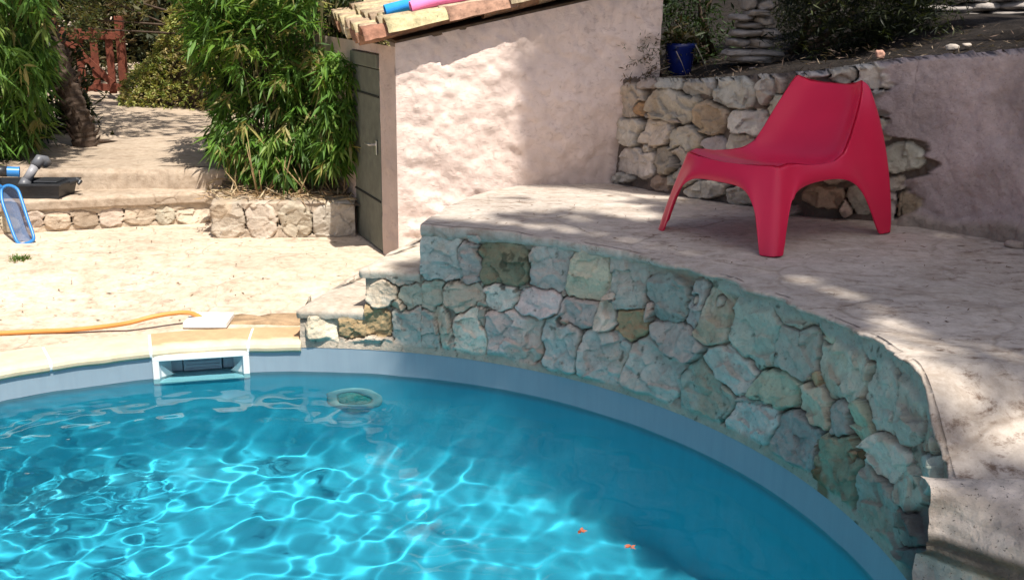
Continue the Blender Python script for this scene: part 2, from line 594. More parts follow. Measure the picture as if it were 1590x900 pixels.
    Hcol = Hcol * (1 + .12 * fbm(S_ * 6 + O_, Zc * 6, oct=5, seed=seed + 13))[..., None]
    Hcol = Hcol * (1 - .14 * ss(.3, 1.0, fbm(S_ * 22, Zc * 22 + O_, oct=3, seed=seed + 14)))[..., None]
    ochre = .75 * ss(.35, .9, fbm(S_ * 5 + O_, Zc * 5 + O_, oct=4, seed=seed + 40))[..., None] * stone[..., None]
    Hcol = Hcol * (1 - .45 * ochre) + np.array((.40, .27, .15)) * .45 * ochre
    cr = (crackw * open_)[..., None]
    Hcol = Hcol * (1 - .95 * cr) + np.array((.022, .017, .012)) * .95 * cr
    if hook is not None:
        H, Hcol = hook(H, Hcol, P, px, py, S_)
    P2 = P + N * H[..., None]
    return P2, np.clip(Hcol, .005, .85), gridf(nv, nu, flip=(sgn < 0)), (S_, px, py)


def c5(x, y, hw, hh, a=0, c=None): return (440 + x / 2.368, 300 + y / 2.368, hw / 2.368, hh / 2.368, a) + ((c,) if c else ())
def c6(x, y, hw, hh, a=0, c=None): return (930 + x / 2.368, 300 + y / 2.368, hw / 2.368, hh / 2.368, a) + ((c,) if c else ())
def c7(x, y, hw, hh, a=0, c=None): return (930 + x / 2.368, 520 + y / 2.368, hw / 2.368, hh / 2.368, a) + ((c,) if c else ())
def c3(x, y, hw, hh, a=0, c=None): return (920 + x / 2.369, y / 2.369, hw / 2.369, hh / 2.369, a) + ((c,) if c else ())
def c4(x, y, hw, hh, a=0, c=None): return (x / 2.368, 220 + y / 2.368, hw / 2.368, hh / 2.368, a) + ((c,) if c else ())


W_, TAN, ORG, MOS, GRN = (.60, .52, .42), (.50, .35, .21), (.48, .31, .18), (.20, .20, .14), (.42, .43, .32)
pool_stones = [
    c5(585, 230, 78, 90), c5(697, 255, 36, 80, -8), c5(822, 255, 92, 75, 2, MOS), c5(985, 272, 78, 84, 5), c5(1140, 300, 80, 85), c5(700, 165, 30, 20),
    c5(1280, 310, 68, 112), c5(1425, 385, 72, 88, -5), c5(1545, 420, 46, 95),
    c5(362, 365, 62, 40, 0, W_), c5(450, 305, 62, 26, 0, W_), c5(525, 368, 78, 50), c5(680, 370, 72, 45), c5(805, 375, 55, 50), c5(945, 405, 85, 48, 5), c5(1100, 432, 72, 55, 8),
    c5(1200, 455, 34, 60), c5(1295, 480, 62, 58, 0, ORG), c5(1460, 540, 105, 58, 15),
    c5(150, 490, 62, 60, 0, W_), c5(150, 415, 66, 18, 0, W_), c5(305, 470, 95, 60, 0, TAN), c5(330, 550, 78, 26, 0, W_), c5(490, 500, 88, 85), c5(592, 495, 30, 80, -5), c5(432, 400, 26, 14), c5(735, 408, 22, 12),
    c5(695, 512, 58, 100, 3), c5(855, 525, 105, 95), c5(1030, 560, 75, 92), c5(1185, 605, 80, 105, 5), c5(1370, 640, 100, 120, 8), c5(632, 545, 12, 35),
    c6(375, 395, 26, 40), c6(430, 445, 78, 105, -8), c6(590, 510, 85, 130), c6(740, 585, 74, 100), c6(905, 620, 90, 160, -10), c6(1065, 740, 62, 150, 5), c6(1185, 790, 56, 130, 8),
    c6(490, 645, 95, 75, 25), c6(660, 715, 80, 65, 20, GRN), c6(810, 785, 62, 85, -20), c6(905, 820, 42, 72, -10), c6(985, 850, 48, 80, -20, GRN),
    c6(860, 530, 40, 50), c6(1030, 560, 60, 40, 30), c6(1140, 610, 70, 30, 40), c6(720, 440, 70, 40, 30), c6(1205, 690, 36, 40),
    c6(415, 720, 92, 105, 5, (.44, .44, .36)), c7(585, 310, 90, 85, 15), c7(755, 388, 80, 105, -5), c7(905, 490, 76, 125, -10, (.42, .40, .30)), c7(1055, 640, 80, 170, -15),
    c7(1085, 465, 65, 92, -25), c7(1175, 560, 60, 70), c7(1245, 370, 32, 110, 0, (.38, .37, .31)), c7(1240, 500, 35, 80), c7(1160, 720, 46, 90, -10), c7(1170, 830, 50, 60), c7(1000, 440, 22, 18, 0, (.2, .12, .06)),
    c7(960, 445, 16, 26, 0, ORG), c6(460, 390, 20, 30), c5(1235, 375, 26, 16), c5(1350, 440, 16, 40), c5(1040, 470, 24, 12), c5(735, 460, 14, 40), c6(590, 760, 70, 12, 12), c6(810, 690, 24, 30, 0, TAN),
]
GREY = [(.66, .58, .46), (.54, .50, .43), (.60, .54, .46), (.48, .47, .42), (.63, .56, .46), (.52, .49, .41), (.64, .55, .43)]


def pool_hook(H, col, P, px, py, s):
    z = P[..., 2]
    # thin screed strip along the liner and rendered band under the cap
    k = ss(.055, .025, z + .012 * fbm(s * 7, z * 0, oct=3, seed=3))
    H = H * (1 - k) + .018 * k
    col = col * (1 - k[..., None]) + np.array((.46, .39, .31)) * k[..., None]
    zt = z / np.maximum(P[-1:, :, 2], .1)
    right = ss(930, 1150, px)
    k2 = ss(.90, .955, zt + .05 * fbm(s * 5, z * 0, oct=3, seed=5)) * (.25 + .75 * right)
    H = H * (1 - k2) + (.022 + .006 * fbm(s * 20, z * 20, oct=4, seed=6)) * k2
    col = col * (1 - k2[..., None]) + np.array((.38, .40, .355)) * k2[..., None]
    # bluish green light off sky and water painted into the right half; dark lichen freckles
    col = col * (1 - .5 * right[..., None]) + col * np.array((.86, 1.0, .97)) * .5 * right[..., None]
    li = ss(.80, 1.25, fbm(s * 26, z * 26, oct=5, seed=8) + .55 * (np.abs(px - 788) < 42) * (py < 455) * (py > 375))[..., None]
    col = col * (1 - .7 * li) + np.array((.05, .055, .035)) * .7 * li
    br = ss(.15, .6, fbm(s * 10, z * 6, oct=3, seed=18)) * (np.abs(px - 1305) < 30) * (py > 680) * (py < 775)
    col = col * (1 - .8 * br[..., None]) + np.array((.20, .12, .05)) * .8 * br[..., None]
    dk = ss(1400, 1425, px) * ss(770, 800, py)  # shade on the near end of the wall, painted into the stone colour
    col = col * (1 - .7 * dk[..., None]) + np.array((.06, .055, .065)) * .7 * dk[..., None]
    return H, col


TH = [math.radians(a) for a in (91.2, 82.7, 75.3, -3.5)]
wall_root = empty('pool_stone_wall', (*pol(math.radians(45), PR + .1)[:2], 0), 'curved rubble stone retaining wall rising from the pool liner to the raised terrace', 'wall')
segs = [(TH[0], TH[1], ZTR1 - .035, 70, 44), (TH[1], TH[2], ZTR2 - .035, 64, 84), (TH[2], TH[3], ZT - .03, 640, 132)]
VV = []; CC = []; FF = []; nb_ = 0
for si, (a0, a1, zt, nu, nv) in enumerate(segs):
    ths = np.linspace(a0, a1, 60)
    rr = PR + .045 + .0 * ths
    b = np.array([pol(t_, PR + .016) for t_ in ths])
    tp = np.array([pol(t_, PR + .050) for t_ in ths])
    for q in tp:
        q[2] = zt if si < 2 else terrace_z(q[0], q[1]) - .03 + .024 * float(ss(.1, .9, q[0]))
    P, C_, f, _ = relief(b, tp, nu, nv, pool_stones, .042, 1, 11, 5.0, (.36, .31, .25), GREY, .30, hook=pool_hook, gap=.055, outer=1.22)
    VV.append(P.reshape(-1, 3)); CC.append(C_.reshape(-1, 3)); FF.append(f + nb_)
    nb_ += P.shape[0] * P.shape[1]
    # end returns (thickness of the wall)
    for (edge, dirn) in ((0, 1), (-1, -1)):
        col_ = P[:, edge]; out = col_.copy()
        rad = col_[:, :2] - PC; rad /= np.linalg.norm(rad, axis=1)[:, None]
        out[:, :2] += rad * .35
        n_ = len(col_)
        mid = [col_ + (out - col_) * k for k in np.linspace(0, 1, 12)]
        G = np.array(mid)                              # 12 x n
        G[1:-1] += rng.normal(0, .004, G[1:-1].shape)
        VV.append(G.reshape(-1, 3)); cc_ = np.tile(np.array((.34, .30, .24)) if si < 2 else np.array((.10, .09, .09)), (12 * n_, 1)); CC.append(cc_)  # ends of the tall wall coloured near-black to stand for shade
        FF.append(gridf(12, n_, flip=dirn > 0) + nb_); nb_ += 12 * n_
mesh('stone_face', np.concatenate(VV), np.concatenate(FF), M['rock'], wall_root, True, np.concatenate(CC))

# ------------------------------------------------------------------ pool basin, water
ring = np.linspace(0, 2 * math.pi, 721)[:-1]
SK = math.radians(103.6); SKW = 0.205 / PR            # skimmer direction and half opening angle
zs = [0.0, -.035, -.075, -.115, -.172, -.4, -.7, -1.0, -1.3]
V = [pol(a, PR, z) for z in zs for a in ring]
nf = len(ring); Fs = []
for k in range(len(zs) - 1):
    for i in range(nf):
        am = (ring[i] + math.pi / 720 * 1)
        if abs(am - SK) < SKW and k in (1, 2, 3): continue
        Fs.append((k * nf + i, (k + 1) * nf + i, (k + 1) * nf + (i + 1) % nf, k * nf + (i + 1) % nf))
cidx = len(V)
rad_rings = [2.1, 1.4, .7]
prev = [(len(zs) - 1) * nf + i for i in range(nf)]
for r in rad_rings:
    cur = list(range(len(V), len(V) + nf)); V += [pol(a, r, -1.33) for a in ring]
    for i in range(nf): Fs.append((prev[i], cur[i], cur[(i + 1) % nf], prev[(i + 1) % nf]))
    prev = cur
V.append(pol(0, 0, -1.33)); c_ = len(V) - 1
for i in range(nf): Fs.append((prev[i], c_, prev[(i + 1) % nf]))
basin = mesh('pool_basin', V, Fs, M['liner'], None, True)
tag(basin, kind='structure')
basin.cycles.is_caustics_receiver = True

ng = 860
g = np.linspace(-PR - .25, PR + .25, ng)
X, Y = np.meshgrid(g, g)
rw = np.random.default_rng(5)
Z = np.zeros_like(X)
calm = .30 + .36 * ss(1.6, .2, X) * ss(2.6, 1.5, np.hypot(X, Y))
for k in range(84):
    lam = rw.uniform(.085, .235) if k < 64 else rw.uniform(.45, .9)
    th = rw.uniform(0, 2 * np.pi); kk = 2 * np.pi / lam
    am = .0122 * lam ** 2 if k < 64 else .0022 * lam ** 2
    ph = rw.uniform(0, 6.28)
    wv = np.sin(kk * (X * np.cos(th) + Y * np.sin(th)) + ph + 1.1 * np.sin(2.9 * X + 1.3 * Y + ph) + 1.0 * np.sin(3.3 * Y - 1.7 * X - ph * 2) + .6 * np.sin(6.1 * X - 4.0 * Y + 3 * ph))
    Z += am * rw.uniform(.5, 1.2) * wv * calm
chop = ss(.2, -1.6, X) * ss(.0, 1.5, Y)
for k in range(22):
    lam = rw.uniform(.06, .13); th = rw.normal(1.9, .5); kk = 2 * np.pi / lam
    Z += .00022 * (lam / .1) ** 1.4 * np.sin(kk * (X * np.cos(th) + Y * np.sin(th)) + rw.uniform(0, 6.28) + 1.5 * np.sin(3 * X + k) + 1.2 * np.sin(3.3 * Y)) * chop
V = np.stack([PC[0] + X, PC[1] + Y, ZW + Z], -1).reshape(-1, 3)
f = gridf(ng, ng)
cen = V[f].mean(1)
dr = cen[:, :2] - PC; rr = np.linalg.norm(dr, axis=1); an = np.arctan2(dr[:, 1], dr[:, 0])
keep = (rr < PR + .012) | ((rr < PR + .20) & (np.abs(an - SK) < SKW + .005))
f = f[keep]
u_, inv = np.unique(f, return_inverse=True)
water = mesh('pool_water', V[u_], inv.reshape(f.shape), M['water'], None, True)
tag(water, kind='structure')
water.cycles.is_caustics_caster = True

# ------------------------------------------------------------------ skimmer
def frame_at(th, r=PR):
    """columns: tangent (to the right seen from inside), up, inward normal"""
    rad = np.array([math.cos(th), math.sin(th), 0.0])
    tn = np.array([math.sin(th), -math.cos(th), 0.0])
    return pol(th, r), tn, np.array([0, 0, 1.0]), -rad


o, tn, up, inn = frame_at(SK)
sk = empty('pool_skimmer', tuple(o), 'white rectangular skimmer mouth set in the grey pool wall at the waterline', 'skimmer')
A3 = np.stack([tn, inn, up], 1)
mb = MB(); hw = .235
sag = PR - math.sqrt(PR ** 2 - hw ** 2)
def L(x, z, d): return o + tn * x + up * z + inn * (d + sag + .002)
mb.box(L(0, -.0225, .006 - 0), (2 * hw, .014 + sag * 0, .030), A3, .003)
mb.box(L(0, -.186, .006), (2 * hw, .014, .026), A3, .003)
for sx in (-1, 1):
    mb.box(L(sx * (hw - .016), -.105, .006), (.032, .0139, .1355), A3, .003)
fr_ = mb.build('frame', M['white'], sk)
fr_.cycles.is_caustics_receiver = True
mb = MB()
iw, ib, zt_, zb_ = .203, .115, -.037, -.173
D = .20
Vb = [L(-iw, zt_, 0), L(iw, zt_, 0), L(iw, zb_, 0), L(-iw, zb_, 0), L(-ib, zt_, -D), L(ib, zt_, -D), L(ib, zb_, -D), L(-ib, zb_, -D)]
mb.add(Vb, [(0, 1, 5, 4), (1, 2, 6, 5), (2, 3, 7, 6), (3, 0, 4, 7), (4, 5, 6, 7)])
mb.build('throat', M['skim_in'], sk).cycles.is_caustics_receiver = True
mb = MB(); mb.box(L(0, -.088, -.105), (.19, .01, .098), A3, .003)
for q in range(5): mb.box(L(0, -.05 - q * .018, -.098), (.165, .006, .005), A3, .001)
for q in (-1, 1): mb.box(L(q * .13, -.09, -.115), (.06, .008, .10), A3, .002)
mb.build('weir_flap', M['skim_back'], sk)
for sx in (-1, 1):
    mb = MB()
    mb.add([L(sx * .2, -.06, -.012), L(sx * .135, -.14, -.07), L(sx * .2, -.165, -.012), L(sx * .2, -.06, -.016), L(sx * .135, -.14, -.076), L(sx * .2, -.165, -.016)],
           [(0, 1, 2), (5, 4, 3), (0, 3, 4, 1), (1, 4, 5, 2), (2, 5, 3, 0)])
    mb.build('cheek', M['white'], sk)

# underwater lamp
o, tn, up, inn = frame_at(math.radians(84.3))
o = o + np.array([0, 0, -.50])
lamp = empty('pool_lamp', tuple(o), 'round underwater pool lamp with white ring and green lens just below the surface', 'pool lamp')
A3 = np.stack([tn, up, inn], 1)
mb = MB(); mb.lathe([(.150, .0), (.149, .008), (.140, .014), (.112, .018), (.100, .014), (.098, .004)], o, 40, A3)
mb.build('ring', simple('lamp_ring', (.40, .42, .42), .6, .3), lamp, True).cycles.is_caustics_receiver = True
mb = MB(); mb.lathe([(.0, .026), (.05, .024), (.08, .018), (.097, .008)], o, 32, A3)
mb.build('lens', M['lens'], lamp, True).cycles.is_caustics_receiver = True

# ------------------------------------------------------------------ lower ground
rads = np.r_[np.linspace(PR + .02, 4.0, 12), np.linspace(4.3, 8, 20), [10, 14, 22, 45, 120, 400]]
ths = np.linspace(0, 2 * math.pi, 181)
A, Rr = np.meshgrid(ths, rads)
GX, GY = PC[0] + Rr * np.cos(A), PC[1] + Rr * np.sin(A)
GZ = ground_z(GX, GY) * (Rr > PR + .5) + .004 * fbm(GX * 1.5, GY * 1.5, oct=3)
GZ = np.where(Rr > 20, .1, GZ)
g_ = mesh('ground', np.stack([GX, GY, GZ], -1), gridf(len(rads), len(ths), True), M['paving'])
tag(g_, kind='structure')

# ------------------------------------------------------------------ coping
cop = empty('pool_coping', (*pol(math.radians(120), PR + .15)[:2], 0), 'ring of pale yellow bullnose coping stones round the open side of the pool', 'coping')
jo = [90.9, 97.7, 109.6]
a = 109.6
while a < 352: a += 11.6; jo.append(a)
profile = [(-.004, -.024), (-.016, -.012), (-.018, .004), (-.012, .018), (.004, .030), (.02, .034), (.16, .036), (.24, .034), (.25, .028), (.25, .0)]
for k in range(len(jo) - 1):
    a0, a1 = math.radians(jo[k] + .16), math.radians(jo[k + 1] - .16)
    if math.degrees(a1) > 356: break
    n = 14
    prof = []
    for i_ in range(len(profile) - 1):                 # refine the cross-section
        p0, p1 = profile[i_], profile[i_ + 1]
        m_ = 6 if i_ == 5 or i_ == 6 else 2
        prof += [(p0[0] + (p1[0] - p0[0]) * q / m_, p0[1] + (p1[1] - p0[1]) * q / m_) for q in range(m_)]
    prof.append(profile[-1])
    V = []; C_ = []
    for i in range(n):
        th = a0 + (a1 - a0) * i / (n - 1)
        for (dr_, z) in prof:
            p = pol(th, PR + dr_, z)
            p[2] += .0025 * vn(np.array(p[0] * 9), np.array(p[1] * 9), seed=4 + k)
            V.append(p)
            c = np.array((.62, .53, .37))
            if jo[k] < 100 or 97 < jo[k] < 104:
                w_ = ss(.025, .06, dr_ + .02 * float(vn(np.array(th * 30), np.array(dr_ * 20), seed=9))) * .85
                c = c * (1 - w_) + np.array((.50, .30, .155)) * w_
            elif jo[k] < 130:
                c = c * .97 + .03 * np.array((.4, .25, .12))
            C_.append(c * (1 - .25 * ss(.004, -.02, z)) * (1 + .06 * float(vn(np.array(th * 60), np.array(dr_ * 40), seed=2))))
    m_ = len(prof)
    Fs = [tuple(r) for r in gridf(n, m_)] + [tuple(range(m_))[::-1], tuple((n - 1) * m_ + q for q in range(m_))]
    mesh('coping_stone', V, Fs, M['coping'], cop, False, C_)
# white joints, slightly low
for k in range(1, len(jo) - 1):
    V = []; Fs = []
    th0, th1 = math.radians(jo[k] - .20), math.radians(jo[k] + .20)
    b = len(V)
    for th in (th0, th1):
        for (dr_, z) in profile: V.append(pol(th, PR + dr_ * .97 + .003, z * .9 - .001))
    n = len(profile)
    for q in range(n - 1): Fs.append((b + q, b + q + 1, b + n + q + 1, b + n + q))
    mesh('joint', V, Fs, M['white'], cop, False)

# ------------------------------------------------------------------ terrace and treads
def slab(name, poly_fn, na, nr, mat, capz, drop=.075, kind='structure', label=None, cat=None, seed=0, lip=.035):
    """top surface given as grid (nr x na); row 0 is the front edge, which turns down as a rounded lip"""
    G = np.zeros((nr, na, 3))
    for i in range(na):
        for j in range(nr):
            G[j, i] = poly_fn(i / (na - 1), j / (nr - 1))
    s = np.r_[0, np.cumsum(np.linalg.norm(np.diff(G[0], axis=0), axis=1))]
    out = G[0] - G[1]; out[:, 2] = 0; out /= np.linalg.norm(out, axis=1)[:, None] + 1e-9
    G[..., 2] += capz(G[..., 0], G[..., 1]) + .004 * fbm(G[..., 0] * 5, G[..., 1] * 5, oct=4, seed=seed)
    jag = (.010 + .012 * ss(.6, 1.6, s)) * fbm(s * 6, s * 0, oct=4, seed=seed + 1) + .010 * ss(.6, 1.6, s) + .012 * (vn(s * 14, s * 0, seed=seed + 2) > .2)
    th_ = drop * (1 + .25 * fbm(s * 4, s * 0, oct=3, seed=seed + 3)) * (1 - .72 * ss(.5, 1.6, s))
    rows = []
    for (o_, z_) in ((lip * .1 - lip, 0.001), (lip * .35 - lip * .4, -.003), (.0, -.012), (.004, -.03), (-.002, -.055), (-.012, -.075), (-.10, -.076)):
        r = G[0].copy()
        r += out * (o_ + lip * .6 + jag * (1 if z_ < 0 else .4))[:, None]
        r[:, 2] += z_ / .075 * th_ + .003 * vn(s * 40, s * 0 + z_ * 100, seed=seed + 4) * (z_ < -.01)
        rows.append(r)
    A_ = np.concatenate([np.array(rows[::-1]), G], 0)
    o = mesh(name, A_, gridf(A_.shape[0], na, seed >= 0), mat, None, True)
    if kind: tag(o, kind=kind)
    if label: tag(o, label, cat)
    return o


# left boundary of the terrace, as plan radius from the pool centre -> angle
tl = [on_z(655, 352, ZT), on_z(697, 318, ZT), on_z(745, 300, ZT - .03), on_z(770, 293, ZT - .045), on_z(815, 286, ZT - .06)]
tl = [(np.hypot(p[0] - PC[0], p[1] - PC[1]), math.atan2(p[1] - PC[1], p[0] - PC[0])) for p in tl]
tl = [(PR, TH[2])] + [q for q in tl if q[0] > PR + .05]
tr_, ta_ = np.array([q[0] for q in tl]), np.array([q[1] for q in tl])


def terr(u, v):
    r = PR + .03 + (6.5 - PR) * v ** 1.6
    aL = float(np.interp(r, tr_, ta_))
    aR = math.asin(max(-1, (2.742 - PC[1]) / r))
    th = aL + (aR - aL) * u
    return pol(th, r)


slab('terrace', terr, 520, 130, M['terrace'], terrace_z, .060, seed=21, lip=.022)


# side skirt of the terrace on its left edge + the two treads
def poly_slab(name, pts, z, th, mat, label=None, seed=0, jag=.008, kind='structure', n=70):
    """slab with a traced outline, top at z, worn edge"""
    P = np.array([(*p[:2], z) for p in pts] + [(*pts[0][:2], z)])
    Q, s = resample(P, n * 2)
    Q = Q[:-1]; s = s[:-1]
    c = Q.mean(0)
    V = []; rows = []
    rings = [(0, -th, .0), (0, -th * .55, .006), (0, -th * .22, .004), (-.006, -.006, 0), (-.02, 0, 0), (-.09, .001, 0)]
    d = c - Q; d[:, 2] = 0; L_ = np.linalg.norm(d, axis=1); d /= L_[:, None]
    for (ins, dz, ou) in rings:
        r = Q + d * (-ins - ou)[..., None] if False else Q + d * (-(ins) - ou)
        r = r + d * (jag * fbm(s * 8, s * 0, oct=4, seed=seed))[:, None]
        r[:, 2] += dz + (.004 * vn(s * 20, s * 0 + dz * 90, seed=seed + 1))
        rows.append(r)
    for k in (.75, .5, .25, .08):
        r = c + (Q - c) * k
        r[:, 2] = z + .004 * fbm(r[:, 0] * 6, r[:, 1] * 6, oct=3, seed=seed + 2)
        rows.append(r)
    nn = len(Q)
    Fs = []
    for k in range(len(rows) - 1):
        for i in range(nn):
            Fs.append((k * nn + i, k * nn + (i + 1) % nn, (k + 1) * nn + (i + 1) % nn, (k + 1) * nn + i))
    Vv = np.concatenate(rows + [c[None]])
    Fs += [((len(rows) - 1) * nn + i, (len(rows) - 1) * nn + (i + 1) % nn, len(Vv) - 1) for i in range(nn)]
    o = mesh(name, Vv, Fs, mat, None, True)
    return tag(o, kind=kind)


def arc(a0, a1, r, n=8): return [pol(a0 + (a1 - a0) * i / (n - 1), r) for i in range(n)]


CORNER = np.array([-.70, 6.36, 0]); DD = np.array([-.405, .914, 0]); DD /= np.linalg.norm(DD)
EE = np.array([.97, .25, 0]); EE /= np.linalg.norm(EE)
poly_slab('step_tread_low', arc(TH[0] + .004, TH[1], PR + .02) + [on_z(640, 440, ZTR1), np.array([-.35, 6.3, 0]), CORNER + DD * .02 + EE * .05, on_z(600, 394, ZTR1)], ZTR1, .05, M['tread'], seed=31)
poly_slab('step_tread_high', arc(TH[1] + .01, TH[2] + .005, PR + .02) + [np.array([-.22, 5.6, 0]), np.array([-.2, 6.2, 0]), on_z(652, 366, ZTR2)], ZTR2, .05, M['tread'], seed=32)
# cores under treads and terrace edge
core = MB()
def skirt(mb_, pts, z0, z1):
    n = len(pts)
    V = [(*p[:2], z0) for p in pts] + [(*p[:2], z1) for p in pts]
    mb_.add(V, [(i, (i + 1) % n, n + (i + 1) % n, n + i) for i in range(n)] + [tuple(range(n, 2 * n))])
rl = [pol(float(np.interp(r, tr_, ta_)), r) for r in np.linspace(PR + .08, 4.3, 14)]
skirt(core, rl + [np.array([.9, 6.6, 0]), np.array([.6, 5.4, 0])], -.02, .575)
skirt(core, arc(TH[0] - .01, TH[1], PR + .09) + [np.array([-.4, 6.3, 0]), CORNER + EE * .1 + DD * -.01, on_z(606, 394, ZTR1)], -.02, ZTR1 - .03)
skirt(core, arc(TH[1], TH[2], PR + .09) + [np.array([-.2, 5.6, 0]), np.array([-.22, 6.15, 0]), on_z(656, 368, ZTR2)], -.02, ZTR2 - .03)
core.cc = (.50, .42, .32)
tag(core.build('step_core', M['block'], None, False, True), kind='structure')

# worn slab and block at the near right end of the terrace
nx = 120
xs = np.linspace(1.18, 4.2, nx)
prof = [(2.86, .40), (2.80, .432), (2.765, .440), (2.728, .436), (2.715, .42), (2.708, .38), (2.70, .335), (2.71, .31), (2.70, .29), (2.715, .27), (2.70, .25), (2.73, .225), (2.76, .20), (2.75, -.05)]
pp = []
for i_ in range(len(prof) - 1):
    for q in range(4): pp.append(tuple(np.array(prof[i_]) + (np.array(prof[i_ + 1]) - np.array(prof[i_])) * q / 4))
pp.append(prof[-1])
G = np.zeros((len(pp), nx, 3)); C_ = np.zeros_like(G)
for j, (y, z) in enumerate(pp):
    G[j, :, 0] = xs; G[j, :, 1] = y + .020 * fbm(xs * 8, xs * 0 + z * 14, oct=4, seed=50) - 1.1 * np.clip(xs - 1.2, 0, .5) * float(np.clip((.436 - z) / .126, 0, 1)); G[j, :, 2] = z + .006 * fbm(xs * 9, xs * 0 + y * 12, oct=4, seed=51)
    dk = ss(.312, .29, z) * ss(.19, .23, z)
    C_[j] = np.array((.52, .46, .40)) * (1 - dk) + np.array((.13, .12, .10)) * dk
    C_[j] *= (1 + .30 * fbm(xs * 14, xs * 0 + z * 30, oct=5, seed=52))[:, None]
    jt = (np.abs(((xs * 3.1 + (z < .1) * .4) % 1) - .5) < .03) * float(z < .21)
    C_[j] = C_[j] * (1 - .7 * jt[:, None]); G[j, :, 1] += .03 * jt
end = tag(mesh('stone_step', G, gridf(len(pp), nx, False), attr_mat('worn_block', .95, .3, 18, .9, .012, 42, speck=.95), None, True, C_), kind='structure')

# ------------------------------------------------------------------ retaining wall at the back of the terrace
def tz(p): return float(terrace_z(p[0], p[1]))
def _shed(a, b):
    d = ray(a, b); o_ = np.array([0, 0, EYE]); N_ = np.array([.25, -.97, 0]); q = o_ + d * (np.dot(np.array([-.70, 6.36, 0]) - o_, N_) / np.dot(d, N_)); q[2] = 0; return q
rb = [_shed(960, 200) + np.array([0, -.01, 0]), on_z(985, 285, .62), on_z(1080, 305, .64), on_z(1250, 335, ZT), on_z(1400, 347, ZT), on_z(1500, 362, ZT), on_z(1590, 380, ZT), on_z(1760, 425, ZT), on_z(2000, 520, ZT)]
tops = [1.24, 1.245, 1.28, 1.37, 1.46, 1.49, 1.53, 1.58, 1.62]
rbB = [np.array([p[0], p[1], tz(p) - .02]) for p in rb]
rbT = []
for p, z in zip(rb, tops):
    rbT.append(np.array([p[0] + .02, p[1] + .05, z]))
back_stones = [c3(*a) for a in [
    (150, 375, 58, 66), (180, 400, 36, 34, 0, ORG), (220, 310, 36, 20), (300, 310, 45, 20), (405, 320, 55, 30, -5), (310, 395, 92, 60, 8), (535, 345, 78, 52, 5), (652, 335, 32, 55), (145, 485, 50, 55), (240, 485, 60, 55, 10),
    (450, 430, 65, 62, 0, (.40, .31, .23)), (590, 445, 68, 45), (360, 510, 60, 46), (465, 525, 42, 30), (555, 520, 45, 36), (170, 595, 72, 58), (283, 590, 42, 55), (800, 270, 88, 18), (930, 275, 60, 26), (1040, 285, 85, 50),
    (1050, 385, 70, 60), (1050, 470, 60, 45), (1140, 580, 86, 52), (1120, 675, 48, 28), (1190, 758, 64, 50, 0, (.36, .27, .19)), (1098, 750, 26, 48), (860, 720, 78, 45, 0, (.36, .27, .19)), (990, 730, 52, 55), (940, 760, 28, 32),
    (255, 670, 30, 30, 0, (.36, .28, .2)), (430, 700, 78, 30), (560, 720, 60, 30), (120, 655, 38, 14), (210, 545, 20, 16), (222, 420, 14, 12), (700, 400, 55, 50), (730, 500, 60, 50), (850, 380, 70, 50), (850, 480, 60, 50), (950, 380, 50, 50), (960, 490, 60, 55),
    (660, 610, 60, 45), (770, 610, 60, 45), (900, 620, 65, 45), (1010, 620, 50, 45), (690, 700, 60, 40), (350, 650, 60, 40), (450, 620, 55, 45), (560, 630, 55, 40), (720, 780, 50, 20), (340, 575, 30, 45), (700, 320, 20, 40), (330, 440, 20, 16)]]


def back_hook(H, col, P, px, py, s):
    bord = 1374 + 26 * fbm(py * .035, py * 0, oct=5, seed=77) - ss(200, 120, py) * 22 + 70 * ss(208, 222, py) * ss(278, 262, py) + 46 * ss(262, 275, py) * ss(350, 330, py)
    k = ss(-6, 8, px - bord)
    Hr = .034 + .016 * fbm(s * 6, P[..., 2] * 6, oct=6, seed=61)
    H = H * (1 - k) + Hr * k
    pk = np.array((.43, .35, .33)) * (1 + .28 * fbm(s * 3, P[..., 2] * 3, oct=3, seed=62))[..., None]
    col = col * (1 - k[..., None]) + pk * k[..., None]
    # footing of rough stones along the base of the render
    zz = P[..., 2] - terrace_z(P[..., 0], P[..., 1])
    k2 = ss(.10, .05, zz + .03 * fbm(s * 4, s * 0, oct=3, seed=63)) * k
    H = H + .03 * k2 * (1 + .5 * fbm(s * 9, P[..., 2] * 9, oct=3, seed=64))
    col = col * (1 - k2[..., None]) + np.array((.34, .28, .23)) * k2[..., None]
    return H, col


P, C_, f, _ = relief(rbB, rbT, 620, 120, back_stones, .055, 1, 41, 4.0, (.14, .11, .09), [(.46, .41, .35), (.50, .44, .37), (.40, .36, .31), (.54, .48, .41)], .10, hook=back_hook, gap=.08, outer=1.10)
# closed top, 0.3 m thick
top = P[-1]; s_ = np.arange(len(top))
back1 = top + np.array([.0, .06, .012]) + .006 * rng.normal(size=top.shape); back2 = top + np.array([.03, .30, .0])
Vb = np.concatenate([P, back1[None], back2[None]], 0)
Cb = np.concatenate([C_, C_[-1:] * .9, C_[-1:] * .7], 0)
rw_ = mesh('garden_wall', Vb, gridf(Vb.shape[0], Vb.shape[1]), M['rock'], None, True, Cb)
tag(rw_, 'rubble stone garden wall behind the red chair turning into mauve render at its near end', 'wall')

